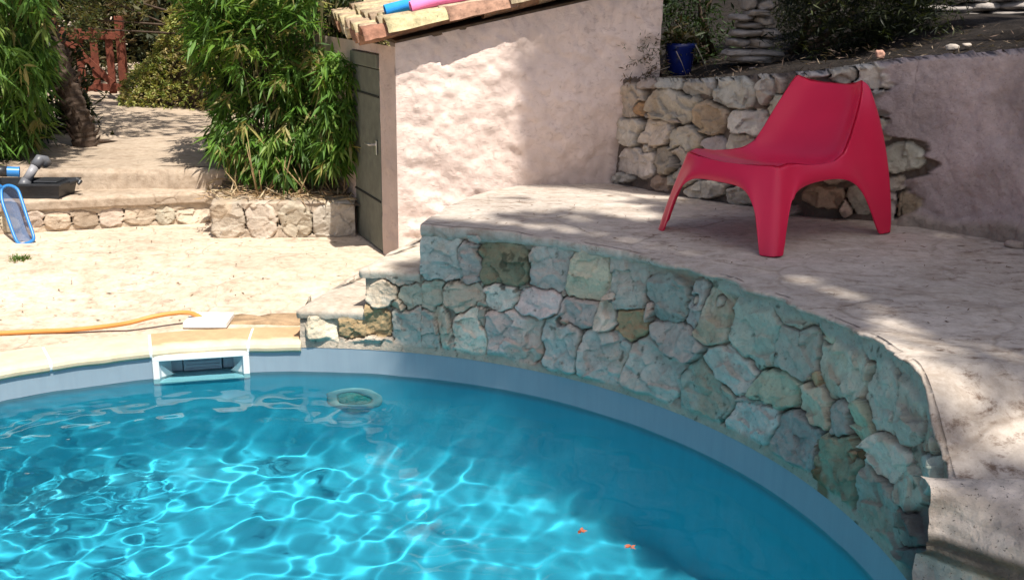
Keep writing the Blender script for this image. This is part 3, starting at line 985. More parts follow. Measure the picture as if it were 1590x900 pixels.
# ------------------------------------------------------------------ garden bank behind it
bx = np.linspace(-.4, 16, 120); bt = np.linspace(0, 1, 70)
bank = np.zeros((70, 120, 3))
wallx = np.array([p[0] for p in rbT]); wally = np.array([p[1] for p in rbT]); wallz = np.array(tops)
for i, x in enumerate(bx):
    y0 = float(np.interp(x, wallx, wally)) + .2; z0 = float(np.interp(x, wallx, wallz)) - .03
    if x > wallx[-1]: y0 = wally[-1] + .2 - (x - wallx[-1]) * .6
    for j, tt in enumerate(bt):
        y = y0 + 13 * tt ** 1.6
        bank[j, i] = (x, y, z0 + (.0 + .012 * ss(2.0, 3.0, x)) * (y - y0))
bank[..., 2] += .03 * fbm(bank[..., 0] * 3, bank[..., 1] * 3, oct=4, seed=71) * ss(0, .1, bt)[:, None]
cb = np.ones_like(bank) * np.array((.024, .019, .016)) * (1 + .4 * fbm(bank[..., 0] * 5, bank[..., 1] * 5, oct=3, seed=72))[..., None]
tag(mesh('garden_bank', bank, gridf(70, 120), M['soil'], None, True, cb), kind='structure')

# ------------------------------------------------------------------ pool shed
shed = empty('pool_shed', (*CORNER[:2], .13), 'low pink rendered pool shed with clay tile roof and narrow green door', 'shed')
WL, WD = 1.66, 2.2                                     # wall length to the right, depth along the door side
zt0 = 1.46; slope = .215                              # wall top at the corner, rise per metre to the right
nu, nv = 200, 110
G = np.zeros((nv, nu, 3)); Cf = np.ones((nv, nu, 3))
for i in range(nu):
    u = i / (nu - 1) * WL
    for j in range(nv):
        G[j, i] = CORNER + EE * u; G[j, i, 2] = -.02 + (zt0 + slope * u + .02) * j / (nv - 1)
NE = np.array([EE[1], -EE[0], 0])
uu = np.arange(nu)[None] / (nu - 1) * WL; zz = G[..., 2]
hh = .012 * fbm(uu * 3.5 + 0 * zz, zz * 3.5, oct=5, seed=81) + .010 * fbm(uu * 12 + 0 * zz, zz * 16 + uu * 3, oct=4, seed=82)
hh = hh * ss(0, .06, uu)
G += NE * hh[..., None]
grime = ss(.35, .0, zz - .60 + .08 * fbm(uu * 4 + 0 * zz, zz * 4, oct=3, seed=83)) * ss(.55, .95, uu)
Cf = Cf * (1 - .38 * grime[..., None] * (.6 + .4 * vn(uu * 14 + 0 * zz, zz * 14, seed=84))[..., None])
mesh('front_wall', G, gridf(nv, nu), M['pink'], shed, True, Cf)
# door side: jambs, lintel, door
dr0, dr1 = .085, .085 + .60                             # door between these distances from the corner
def side(t_, z, off=0): return CORNER + DD * t_ + np.array([-DD[1], DD[0], 0]) * 0 + NS * off + np.array([0, 0, z])
NS = np.array([-EE[0], -EE[1], 0]); NS = np.array([-DD[1], DD[0], 0]); NS = NS if NS[0] < 0 else -NS
dbl = on_z(553, 363, .13); dbr = on_z(593, 393, .13)
dr0 = float(np.dot(dbr - CORNER, DD)); dr1 = float(np.dot(dbl - CORNER, DD))
dzt = 1.385
def wallgrid(t0, t1, z0, z1, nt, nz, name, sd):
    G = np.zeros((nz, nt, 3))
    for i in range(nt):
        for j in range(nz):
            t_ = t0 + (t1 - t0) * i / (nt - 1); z = z0 + (z1 - z0) * j / (nz - 1)
            G[j, i] = side(t_, z, .004 * float(vn(np.array(t_ * 20), np.array(z * 20), seed=sd)))
    return G
parts = []
for (t0, t1, z0, z1, nt, nz) in ((0, dr0, -.02, zt0 - .02, 12, 90), (dr0, dr1, dzt, zt0 - .02, 30, 6), (dr1, WD, -.02, zt0 - .02, 60, 60)):
    parts.append(wallgrid(t0, t1, z0, z1, nt, nz, '', 85))
V = np.concatenate([p.reshape(-1, 3) for p in parts]); b = 0; Fl = []
for p in parts:
    Fl.append(gridf(p.shape[0], p.shape[1], True, b)); b += p.shape[0] * p.shape[1]
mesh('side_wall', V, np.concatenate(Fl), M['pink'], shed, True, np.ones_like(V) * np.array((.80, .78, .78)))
# reveals
mb = MB()
for t_ in (dr0, dr1):
    mb.add([side(t_, .0), side(t_, dzt), side(t_, dzt, -.12), side(t_, 0, -.12)], [(0, 1, 2, 3)])
mb.add([side(dr0, dzt), side(dr1, dzt), side(dr1, dzt, -.12), side(dr0, dzt, -.12)], [(0, 1, 2, 3)])
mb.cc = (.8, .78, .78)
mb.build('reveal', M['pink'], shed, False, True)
A3 = np.stack([DD, NS, np.array([0, 0, 1.0])], 1)
door = MB(); dm = (dr0 + dr1) / 2; dw = dr1 - dr0
door.box(side(dm, .13 + (dzt - .10 - .13) / 2 + .005, -.012), (dw - .012, .03, dzt - .10 - .14), A3, .003)
door_o = door.build('door', M['door'], shed)
for z in (.46, 1.12):
    mb = MB(); mb.box(side(dm, z, .006), (dw - .02, .010, .012), A3, .002)
    mb.build('seam_strip', M['door_dark'], door_o)
mb = MB(); mb.box(side(dm, dzt - .05, .0), (dw - .006, .035, .085), A3, .003)
mb.build('top_rail', M['door'], door_o)
mb = MB(); hz = .80
mb.box(side(dr0 + .07, hz, .012), (.03, .008, .09), A3, .002)
mb.tube([side(dr0 + .07, hz + .02, .015), side(dr0 + .07, hz + .02, .05), side(dr0 + .09, hz + .02, .055), side(dr0 + .17, hz + .018, .052)], .008, 8)
mb.build('handle', M['metal'], door_o)
mb = MB(); mb.box(CORNER + EE * (WL / 2) + DD * (WD / 2 + .05) + np.array([0, 0, .55]), (WL - .3, WD - .4, 1.1), np.stack([EE, DD, np.array([0, 0, 1.0])], 1))
mb.build('inner_wall', M['door_dark'], shed)

# roof: overlapping canal tiles in rows down the slope towards the door side
SL = np.array([EE[0], EE[1], slope]); SL /= np.linalg.norm(SL)
UPN = np.cross(DD, SL); UPN = UPN if UPN[2] > 0 else -UPN
SDR = DD - SL * np.dot(DD, SL); SDR /= np.linalg.norm(SDR)
UPN = np.cross(SL, SDR); UPN = UPN if UPN[2] > 0 else -UPN
RO = CORNER + np.array([0, 0, zt0 - .015]) - EE * .155 - DD * .085 - np.array([0, 0, slope * .155])
roof = MB()
roof.cc = (.14, .10, .07)  # board coloured dark to paint in the shadow under the tiles
roof.box(RO + SL * 1.08 + SDR * 1.12 + UPN * .015, (1.85, 2.05, .025), np.stack([SL, SDR, UPN], 1), .004)
roof_o = roof.build('roof', M['tile'], shed, False, True)
tl_m = MB()
TC = [(.46, .38, .23), (.42, .34, .22), (.38, .28, .19), (.33, .19, .12), (.44, .36, .25), (.30, .16, .10)]


def canal(mb_, o, ax, sd, upv, L_, r0, r1, th=.013, cover=True, n=11, col=(.5, .4, .25)):
    """half round tapered tile from o along ax; r0 radius at the low end, r1 at the high end"""
    mb_.cc = col
    V = []; sg = 1 if cover else -1
    m = 7
    for i in range(m):
        tt = i / (m - 1); r = r0 + (r1 - r0) * tt
        wob = rng.normal(0, .0012)
        for (rad) in (r, r - th):
            for k in range(n):
                a = math.pi * k / (n - 1)
                V.append(o + ax * (L_ * tt) + sd * (math.cos(a) * rad) + upv * (sg * math.sin(a) * rad * .80 + wob))
    Fs = []
    def ix(i, s_, k): return i * 2 * n + s_ * n + k
    for i in range(m - 1):
        for k in range(n - 1):
            Fs.append((ix(i, 0, k), ix(i + 1, 0, k), ix(i + 1, 0, k + 1), ix(i, 0, k + 1)))
            Fs.append((ix(i, 1, k), ix(i, 1, k + 1), ix(i + 1, 1, k + 1), ix(i + 1, 1, k)))
        for k in (0, n - 1):
            Fs.append((ix(i, 0, k), ix(i, 1, k), ix(i + 1, 1, k), ix(i + 1, 0, k)))
    for i in (0, m - 1):
        for k in range(n - 1): Fs.append((ix(i, 0, k), ix(i, 0, k + 1), ix(i, 1, k + 1), ix(i, 1, k)))
    mb_.add(V, Fs)


rw2 = np.random.default_rng(12)
pitch_ = .185
for row in range(11):
    y0 = .06 + row * pitch_
    # pan tile then cover tile
    for k in range(5):
        st = -.02 + k * .36 + rw2.normal(0, .008)
        if k == 0: st -= .03
        canal(tl_m, RO + SL * st + SDR * (y0 + pitch_ / 2) + UPN * (.105 + .010 * (k % 2)), SL, SDR, UPN, .40, .085, .07, cover=False, col=TC[rw2.integers(6)])
    for k in range(6):
        first = .18 if k == 0 else .40
        st = (0 if k == 0 else .14 + (k - 1) * .36) + rw2.normal(0, .012)
        c = TC[rw2.integers(3)] if k < 2 else TC[rw2.integers(6)]
        if row == 0: c = ((.30, .15, .10), (.50, .43, .25), (.34, .20, .14), TC[1], TC[0], TC[2], TC[1], TC[0], TC[1])[k]
        canal(tl_m, RO + SL * (st - .03) + SDR * (y0 + rw2.normal(0, .004)) + UPN * (.075 + .014 * (k % 2) + .004 * k), SL, SDR, UPN, first + .02, .098 if k != 1 else .104, .078, cover=True, col=c)
tl_m.build('roof_tiles', M['tile'], roof_o, True, True)

# pool noodles lying up the slope
for nm, mt, st, sd_, lab in (('pool_noodle', 'noodle_blue', .20, .38, 'blue foam pool noodle lying on the clay tile roof beside a pink one'),
                             ('pool_noodle', 'noodle_pink', .335, .235, 'pink foam pool noodle lying on the clay tile roof beside a blue one')):
    p0 = RO + SL * (st - .03) + SDR * sd_ + UPN * .185
    P_ = [p0 + SL * (1.25 * k / 12) + UPN * (.004 * math.sin(k)) + SDR * (.012 * math.sin(k * .6)) for k in range(13)]
    mb = MB(); mb.tube(P_, .034, 16, cap=False); mb.tube(P_, .012, 10, cap=False)
    # end faces as rings
    for e_, q in ((0, P_[0]), (12, P_[12])):
        b0 = e_ * 16; b1 = 13 * 16 + e_ * 10
        n1, n2 = 16, 10
        for k in range(n1):
            mb.f.append((b0 + k, b0 + (k + 1) % n1, b1 + int((k + 1) * n2 / n1) % n2) if True else ())
        for k in range(n2):
            kk_ = math.ceil(k * n1 / n2)
            mb.f.append((b1 + k, b1 + (k + 1) % n2, b0 + int(math.ceil((k + 1) * n1 / n2 - 1e-6) - 1) % n1)) if False else None
    o_ = mb.build(nm, M[mt], None, True)
    tag(o_, lab, 'pool noodle', 'pool noodles on the shed roof')

# ------------------------------------------------------------------ low walls and steps on the far side of the terrace
def wall_thing(name, base, top, nu, nv, stones, label, seed, depth, mortar, pal, mort_h=.3, cap=.3):
    P, C_, f, _ = relief(base, top, nu, nv, stones, depth, 1, seed, 3.0, mortar, pal, mort_h, gap=.06, outer=1.12)
    top_ = P[-1]
    b1 = top_ + np.array([0, .04, .008]); b2 = top_ + np.array([0, cap, 0])
    Vb = np.concatenate([P, b1[None], b2[None]], 0); Cb = np.concatenate([C_, C_[-1:], C_[-1:]], 0)
    o = mesh(name, Vb, gridf(Vb.shape[0], Vb.shape[1]), M['block'], None, True, Cb)
    return tag(o, label, 'wall')


PALE = [(.52, .44, .34), (.48, .39, .30), (.56, .48, .38), (.44, .36, .27)]
A0, A1 = on_z(-160, 372, .13), on_z(345, 344, .13)
lowA = [c4(*a) for a in [(125, 285, 38, 32), (210, 288, 50, 32), (310, 280, 50, 32, 0, (.42, .32, .22)), (410, 275, 50, 33), (515, 270, 54, 36), (605, 272, 36, 32), (712, 272, 66, 32), (40, 290, 36, 38), (-40, 295, 40, 38), (-130, 295, 40, 38), (-220, 300, 40, 38)]]
wall_thing('low_stone_wall', [A0, A1], [A0 + (0, 0, .16), A1 + (0, 0, .15)], 260, 36, lowA,
           'long low wall of small pale stones under the concrete step at the far side of the patio', 91, .026, (.50, .41, .31), PALE)
B0, B1 = on_z(334, 369, .13), on_z(552, 366, .13)
lowB = [c4(*a) for a in [(840, 290, 56, 74), (960, 290, 58, 68), (1090, 292, 60, 66), (1232, 288, 84, 64, 0, (.40, .33, .28))]]
wall_thing('planter_wall', [A1 + (.02, 0, 0), B0, B1], [A1 + (.02, 0, .235), B0 + (0, 0, .235), B1 + (0, 0, .235)], 220, 50, lowB,
           'low wall of four large square cut stones holding the bamboo bed', 93, .034, (.42, .34, .26), PALE)
# concrete step slabs (tread above wall A, riser, path)
def strip(name, rows, mat, n=120, seed=0, amp=.006):
    """rows: list of (left point, right point)"""
    G = []
    for (a, b) in rows:
        G.append([np.array(a) + (np.array(b) - np.array(a)) * k / (n - 1) for k in range(n)])
    G = np.array(G)
    G += amp * np.stack([fbm(G[..., 0] * 7, G[..., 1] * 7 + G[..., 2] * 9, oct=4, seed=seed + k) for k in range(3)], -1) * np.array([.3, 1, .6])
    return tag(mesh(name, G, gridf(G.shape[0], n), mat, None, True), kind='structure')


def lift(p, dz, dy=0): return np.array([p[0], p[1] + dy, p[2] + dz])
def sub(rows, k=5):
    out = []
    for i in range(len(rows) - 1):
        for q in range(k):
            out.append((rows[i][0] + (rows[i + 1][0] - rows[i][0]) * q / k, rows[i][1] + (rows[i + 1][1] - rows[i][1]) * q / k))
    return out + [rows[-1]]


R0, R1 = on_z(-160, 292, ZS), on_z(420, 294, ZS)
T0, T1 = A0.copy(), A1.copy()
strip('concrete_step', sub([(lift(T0, .150, -.005), lift(T1, .145, -.005)), (lift(T0, .155, -.03), lift(T1, .15, -.03)), (lift(T0, .215, -.035), lift(T1, .215, -.035)), (lift(T0, .23, -.01), lift(T1, .23, -.01)), (lift(R0, 0, .03), lift(R1, 0, .03))]), M['path'], 140, 95, .005)
Q0, Q1 = lift(R0, 0, 0), lift(R1, 0, 0)
strip('path_step', sub([(lift(Q0, -.01), lift(Q1, -.01)), (lift(Q0, .11, .01), lift(Q1, .11, .01)), (lift(Q0, .138, .03), lift(Q1, .138, .03)), (lift(Q0, .14, .3), lift(Q1, .14, .3))], 6), M['path'], 140, 96, .007)
# path surface to the gate
G = []
for v in np.linspace(0, 1, 60):
    y = 7.75 + 14 * v ** 1.3
    G.append([(x, y, ZP + .05 * v - .3 * 0) for x in np.linspace(-7.5, -.75, 60)])
G = np.array(G); G[..., 2] += .010 * fbm(G[..., 0] * 2, G[..., 1] * 2, oct=4, seed=97)
# path surface stops where the step is
tag(mesh('path', G, gridf(60, 60), M['path'], None, True), kind='structure')
# planting bed
G = np.array([[(x, y, 0.355 + .15 * ss(7.3, 8.0, y)) for x in np.linspace(-2.1, -.8, 40)] for y in np.linspace(7.10, 8.3, 30)])
G[..., 2] += .015 * fbm(G[..., 0] * 8, G[..., 1] * 8, oct=4, seed=98)
tag(mesh('planting_bed', G, gridf(30, 40), M['soil'], None, True, np.ones_like(G) * np.array((.26, .19, .13))), kind='structure')

# ------------------------------------------------------------------ gate
gz = .53
gl_, gr_ = on_z(100, 152, gz), on_z(196, 152, gz)
gd = (gr_ - gl_); gd[2] = 0; gw = np.linalg.norm(gd); gd /= gw
gn = np.array([gd[1], -gd[0], 0])
A3 = np.stack([gd, gn, np.array([0, 0, 1.0])], 1)
gate = empty('garden_gate', tuple(gl_), 'small reddish brown slatted wooden gate with diagonal brace at the end of the path', 'gate')
def gp(x, z, d=0): return gl_ + gd * x + gn * d + np.array([0, 0, z])
for x in (.02, .17, .33, .50):
    mb = MB(); mb.box(gp(x + .05, .42 + .02 * math.sin(x * 20), 0), (.085, .02, .72), A3, .004)
    mb.build('slat', M['gate'], gate)
for z in (.12, .70):
    mb = MB(); mb.box(gp(gw * .47, z, .022), (gw * .92, .024, .085), A3, .004)
    mb.build('rail', M['gate'], gate)
mb = MB(); a, b = gp(.08, .66, .022), gp(.56, .16, .022)
dd = (b - a); ln = np.linalg.norm(dd); dd /= ln
mb.box((a + b) / 2, (ln, .022, .075), np.stack([dd, gn, np.cross(dd, gn)], 1), .004)
mb.build('brace', M['gate'], gate)
for x in (gw - .01, -.06):
    mb = MB(); mb.box(gp(x, .43, 0), (.09, .09, .98), A3, .006); mb.build('post', M['gate'], gate)

# ------------------------------------------------------------------ leaves
def leaves(base, dirs, length, width, droop, col, fold=.25):
    """5-vertex lance leaves. base,dirs (n,3); returns V, F(tri), C"""
    n = len(base)
    dirs = dirs / (np.linalg.norm(dirs, axis=1)[:, None] + 1e-9)
    up = rng.normal(0, .45, (n, 3)) + np.array([0, 0, 1.0])
    side_ = np.cross(dirs, up); side_ /= np.linalg.norm(side_, axis=1)[:, None] + 1e-9
    nrm = np.cross(side_, dirs)
    L_ = length[:, None]; W2 = width[:, None] / 2
    mid = base + dirs * L_ * .42
    tip = base + dirs * L_; tip[:, 2] -= droop * length; mid[:, 2] -= droop * length * .25
    Lp = mid + side_ * W2; Rp = mid - side_ * W2; Cp = mid - nrm * W2 * fold * 2
    V = np.stack([base, Lp, Cp, Rp, tip], 1).reshape(-1, 3)
    k = np.arange(n)[:, None] * 5
    F_ = np.stack([k + [0, 2, 1], k + [0, 3, 2], k + [1, 2, 4], k + [2, 3, 4]], 1).reshape(-1, 3)
    C_ = np.repeat(col, 5, 0)
    return V, F_, C_


def fans(cent, outw, nl, L0, L1, wfrac, cols, spread=.75, droop=.35):
    n = len(cent)
    k = nl
    base = np.repeat(cent, k, 0) + rng.normal(0, .012, (n * k, 3))
    d = np.repeat(outw, k, 0) + rng.normal(0, spread, (n * k, 3)) * np.array([1, 1, .7])
    L_ = rng.uniform(L0, L1, n * k)
    tone = np.repeat(rng.uniform(.75, 1.25, n), k) * rng.uniform(.85, 1.15, n * k)
    pick = np.repeat(rng.integers(0, len(cols), n), k)
    c = np.array(cols)[pick] * tone[:, None]
    return leaves(base, d, L_, L_ * wfrac * rng.uniform(.8, 1.2, n * k), droop, c)


def inpoly(px, py, poly):
    r = np.zeros(px.shape, bool); n = len(poly); j = n - 1
    for i in range(n):
        xi, yi = poly[i]; xj, yj = poly[j]
        r ^= ((yi > py) != (yj > py)) & (px < (xj - xi) * (py - yi) / (yj - yi + 1e-9) + xi)
        j = i
    return r


def sample_poly(poly, n):
    P_ = np.array(poly); lo, hi = P_.min(0), P_.max(0); out = []
    while len(out) < n:
        q = rng.uniform(lo, hi, (n, 2)); out += list(q[inpoly(q[:, 0], q[:, 1], poly)])
    return np.array(out[:n])


def volume_pts(poly, n, y0, y1, power=1.0):
    q = sample_poly(poly, n)
    out = []
    for (a, b) in q:
        y = y0 + (y1 - y0) * rng.random() ** power
        out.append(on_y(a, b, y))
    return np.array(out)


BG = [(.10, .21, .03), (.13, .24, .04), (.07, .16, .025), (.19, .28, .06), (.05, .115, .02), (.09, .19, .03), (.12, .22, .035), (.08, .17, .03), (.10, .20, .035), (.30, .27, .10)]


def culms(root_pts, tops_, name, parent, r=.007):
    mb = MB()
    for a, b in zip(root_pts, tops_):
        mid = (a + b) / 2 + rng.normal(0, .03, 3)
        mb.tube([a, a * .6 + mid * .4, mid, mid * .5 + b * .5, b], [r, r * .95, r * .8, r * .6, r * .3], 6)
    return mb.build(name, M['culm'], parent, True)


# right clump: uneven outline traced at its real distance, 0.9 m deep
root = np.array([-1.55, 7.55, .36])
bam = empty('bamboo_clump', tuple(root), 'tall leafy bamboo clump between the path and the shed door', 'bamboo')
outline = [(262, -60), (296, 60), (318, 120), (334, 180), (318, 226), (352, 250), (372, 284), (420, 270), (470, 288), (505, 258), (548, 250), (552, 150), (556, 60), (540, 20), (580, -60)]
cl = []
q = sample_poly(outline, 100)
for (a, b) in q:                                         # clump centres give light and dark masses
    cl.append(on_y(a, b, rng.uniform(7.35, 8.1)))
cl = np.array(cl)
cent = cl[rng.integers(0, len(cl), 1500)] + rng.normal(0, .08, (1500, 3))
px_, py_ = proj(cent); ok = inpoly(px_, py_, outline); cent = cent[ok]
ex_ = [(500, 85), (530, 80), (545, 100), (547, 250), (500, 262)]
px_, py_ = proj(cent); cent = cent[~((px_ > 492) & (py_ < 78))]
cent = np.concatenate([cent, volume_pts(ex_, 150, 7.12, 7.3)])
outw = (cent - np.array([-1.5, 7.9, .9])); outw /= np.linalg.norm(outw, axis=1)[:, None]; outw = outw * .5 + np.array([-.05, -.35, -.45])
f1 = fans(cent, outw, 8, .06, .17, .155, BG, .65, .25)
deep = volume_pts(outline, 500, 7.95, 8.7)
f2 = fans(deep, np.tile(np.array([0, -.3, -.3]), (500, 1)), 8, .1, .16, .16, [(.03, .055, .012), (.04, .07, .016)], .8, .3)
V = np.concatenate([f1[0], f2[0]]); Fx = np.concatenate([f1[1], f2[1] + len(f1[0])]); Cx = np.concatenate([f1[2], f2[2]])
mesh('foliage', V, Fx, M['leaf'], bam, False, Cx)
rp = np.stack([rng.uniform(-2.0, -1.2, 46), rng.uniform(7.7, 8.2, 46), np.full(46, .37)], 1)
tp = rp + np.stack([rng.normal(0, .16, 46), rng.normal(.0, .12, 46), rng.uniform(1.1, 1.7, 46)], 1)
culms(rp, tp, 'culm', bam, .009)
rp = np.stack([rng.uniform(-2.0, -1.15, 34), rng.uniform(7.28, 7.6, 34), np.full(34, .37)], 1)
tp = rp + np.stack([rng.normal(0, .14, 34), rng.normal(.0, .06, 34), rng.uniform(.15, .42, 34)], 1)
mb = MB()
for a, b in zip(rp, tp): mb.tube([a, (a + b) / 2 + rng.normal(0, .012, 3), b], [.006, .005, .002], 5)
mb.build('dry_cane', simple('dry_cane', (.34, .24, .12), .8, .3, .3, 14), bam, True)

# left clump
bam2 = empty('bamboo_clump', (-3.6, 8.0, .5), 'bamboo clump at the far left behind the black tray and grey pipe', 'bamboo')
outline2 = [(-200, -60), (85, -60), (78, 40), (88, 90), (70, 150), (92, 190), (60, 225), (40, 215), (20, 262), (-30, 262), (-200, 260)]
cl = np.array([on_y(a, b, rng.uniform(7.7, 8.4)) for a, b in sample_poly(outline2, 110)])
cent = cl[rng.integers(0, len(cl), 1300)] + rng.normal(0, .10, (1300, 3))
px_, py_ = proj(cent); cent = cent[inpoly(px_, py_, outline2)]
f1 = fans(cent, np.tile(np.array([.25, -.3, -.5]), (len(cent), 1)), 8, .07, .18, .15, BG, .6, .3)
deep = volume_pts(outline2, 450, 8.4, 9.0)
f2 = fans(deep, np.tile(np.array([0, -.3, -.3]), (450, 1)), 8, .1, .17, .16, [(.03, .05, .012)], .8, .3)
V = np.concatenate([f1[0], f2[0]]); Fx = np.concatenate([f1[1], f2[1] + len(f1[0])]); Cx = np.concatenate([f1[2], f2[2]])
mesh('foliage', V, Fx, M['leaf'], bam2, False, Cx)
rp = np.stack([rng.uniform(-4.9, -3.9, 40), rng.uniform(8.4, 8.9, 40), np.full(40, .5)], 1)
tp = rp + np.stack([rng.normal(0, .15, 40), rng.normal(.0, .12, 40), rng.uniform(1.0, 1.7, 40)], 1)
culms(rp, tp, 'culm', bam2, .010)

# dry litter under the bamboo
n = 900
lx = rng.uniform(-2.15, -1.02, n); ly = rng.uniform(7.12, 7.75, n)
base = np.stack([lx, ly, .375 + .15 * ss(7.3, 8.0, ly) + rng.uniform(0, .03, n)], 1)
d = rng.normal(0, 1, (n, 3)) * np.array([1, 1, .25])
cols = np.array([(.42, .30, .18), (.30, .20, .12), (.50, .40, .26)])[rng.integers(0, 3, n)]
V, Fx, Cx = leaves(base, d, rng.uniform(.05, .14, n), rng.uniform(.006, .014, n), .0, cols)
tag(mesh('dry_leaves', V, Fx, M['litter'], None, False, Cx), 'dry bamboo leaves fallen over the planting bed', 'leaf litter', kind='stuff')

# hedge mound along the path, and backdrop thickets
def thicket(name, poly, n, y0, y1, L0, L1, wf, cols, label, cat, parent_loc, kind=None, nl=6, mat='hedge', ncl=90, spread=.10, trunk=None, power=1.0):
    cl = np.array([on_y(a, b, y0 + (y1 - y0) * rng.random() ** power) for a, b in sample_poly(poly, ncl)])
    cent = cl[rng.integers(0, ncl, n)] + rng.normal(0, spread, (n, 3))
    V, Fx, Cx = fans(cent, np.tile(np.array([.05, -.5, .15]), (n, 1)), nl, L0, L1, wf, cols, .8, .1)
    if kind:
        return tag(mesh(name, V, Fx, M[mat], None, False, Cx), label, cat, kind=kind)
    e = empty(name, parent_loc, label, cat)
    mesh('foliage', V, Fx, M[mat], e, False, Cx)
    mb = MB()
    pl = np.array(parent_loc)
    for k in range(4):
        t_ = cl[rng.integers(0, ncl)]
        mb.tube([pl + rng.normal(0, .03, 3) * (1, 1, 0), (pl + t_) / 2 + rng.normal(0, .05, 3), t_], [.025, .015, .006], 6)
    mb.build('stem', M['bark'], e, True)
    return e


# mound with a real rounded body: points on an ellipsoid-like surface
hc = np.array([-3.0, 12.2, .5])
n = 5200
u = rng.uniform(0, 1, n); ph = rng.uniform(-math.pi, 0, n)
hp = np.stack([rng.uniform(-4.35, -1.2, n), np.zeros(n), np.zeros(n)], 1)
prof_h = .35 + 1.5 * ss(-4.35, -3.1, hp[:, 0])
a_ = rng.uniform(0, math.pi / 2, n) ** 1.0
hp[:, 1] = 12.7 - .9 * np.cos(a_) - .45 * (hp[:, 0] + 4.35) + rng.normal(0, .05, n)
hp[:, 2] = .5 + prof_h * np.sin(a_) ** .9 + rng.normal(0, .04, n)
bumpy = .10 * fbm(hp[:, 0] * 2.5, hp[:, 2] * 2.5, oct=3, seed=111)
hp[:, 1] += bumpy
V, Fx, Cx = fans(hp, np.tile(np.array([.1, -.6, .35]), (n, 1)), 7, .03, .055, .45, [(.32, .34, .10), (.24, .28, .08), (.40, .38, .13), (.16, .22, .05), (.34, .28, .13)], .7, .1)
hd = empty('clipped_hedge', tuple(hc), 'rounded olive green small leaved hedge beside the red gate and path', 'hedge')
mesh('foliage', V, Fx, M['hedge'], hd, False, Cx)
G = np.array([[(x, 12.85 - .85 * math.cos(t_) - .45 * (x + 4.35), .45 + (.3 + 1.5 * float(ss(-4.35, -3.1, np.array(x)))) * math.sin(t_)) for x in np.linspace(-4.3, -1.1, 30)] for t_ in np.linspace(0, math.pi * .95, 24)])
G[..., 1] += .10 * fbm(G[..., 0] * 2.5, G[..., 2] * 2.5, oct=3, seed=111)
mesh('inner_twigs', G, gridf(24, 30), M['bark'], hd, True)

DK = [(.014, .022, .009), (.022, .032, .012), (.032, .042, .014), (.02, .026, .013)]
thicket('garden_thicket', [(-250, -110), (640, -110), (640, 20), (560, 60), (330, 40), (200, 60), (190, 120), (100, 140), (-250, 160)], 3200, 13.6, 16.5, .09, .16, .35, [(.06, .06, .025), (.09, .085, .03), (.04, .05, .02), (.11, .08, .04)],
        'dark thicket of garden shrubs closing the view behind the gate and bamboo', 'thicket', None, 'stuff', nl=7, ncl=260, spread=.25)
thicket('overhanging_shrub', [(95, -70), (260, -70), (230, 0), (190, 52), (150, 48), (110, 56), (80, 30)], 300, 10.2, 12.2, .04, .08, .4, [(.05, .07, .02), (.09, .10, .03), (.13, .12, .05)],
        'dark leafy shrub arching over the top of the red gate', 'shrub', (-3.2, 12.6, 1.2), ncl=46, spread=.14, mat='leaf')
# deep green ridge behind everything so the horizon stays closed
n = 9000
ang = rng.uniform(math.radians(20), math.radians(160), n)
rr_ = rng.uniform(19, 27, n)
pt = np.stack([rr_ * np.cos(ang), rr_ * np.sin(ang), rng.uniform(0, 7, n) ** 1.0 * (1 - .25 * rng.random(n))], 1)
V, Fx, Cx = fans(pt, np.tile(np.array([0, -.5, .2]), (n, 1)), 6, .35, .7, .45, DK, .8, .1)
tag(mesh('woods', V, Fx, M['hedge'], None, False, Cx), 'dark evergreen woods closing the garden far behind', 'woods', kind='stuff')

# leaning palm-like trunk between the left bamboo and the path
tb = on_z(133, 228, .5); 
trunk = empty('leaning_tree', tuple(tb), 'dark leaning scaly trunk at the left edge of the path', 'tree')
tpt = [tb + np.array([.0, 0, -.03]), on_y(127, 200, tb[1]), on_y(113, 160, tb[1] + .02), on_y(97, 115, tb[1] + .05), on_y(72, 60, tb[1] + .1), on_y(40, -20, tb[1] + .2), on_y(10, -120, tb[1] + .3)]
mb = MB()
Pn, s_ = resample(tpt, 90)
mb.tube(Pn, [.085 + .018 * ((k * 1.0 / 5) % 1) + .01 * rng.random() for k in range(90)], 14)
for k in range(170):                                     # broken leaf bases
    i = rng.integers(2, 88); an = rng.uniform(0, 6.28)
    p = Pn[i] + .088 * np.array([math.cos(an), math.sin(an), 0])
    dq = np.array([math.cos(an), math.sin(an), .9]); dq /= np.linalg.norm(dq)
    mb.tube([p, p + dq * .035, p + dq * .06 + np.array([0, 0, .012])], [.016, .012, .004], 5)
mb.build('trunk', M['bark'], trunk, False)
mb = MB()
rtp = on_z(182, 220, .5)
mb.tube([tb + (0, 0, .02), tb * .6 + rtp * .4 + (0, 0, .03), rtp], [.035, .02, .008], 7)
mb.build('root', M['bark'], trunk, True)
cr = on_y(0, -200, 9.0)
V, Fx, Cx = fans(cr + rng.normal(0, .35, (500, 3)) * np.array([1.6, 1.2, .7]), np.tile(np.array([0, 0, -.4]), (500, 1)), 7, .12, .25, .12, BG, .8, .5)
mesh('crown', V, Fx, M['leaf'], trunk, False, Cx)

# undergrowth in the dark corner left
thicket('corner_shrub', [(20, 60), (110, 90), (140, 225), (60, 255), (10, 250)], 380, 9.2, 10.2, .08, .14, .3, [(.025, .035, .012), (.04, .05, .018)],
        'dark shrub in the shade behind the leaning trunk', 'shrub', (-4.3, 9.9, .5), ncl=50, mat='leaf')

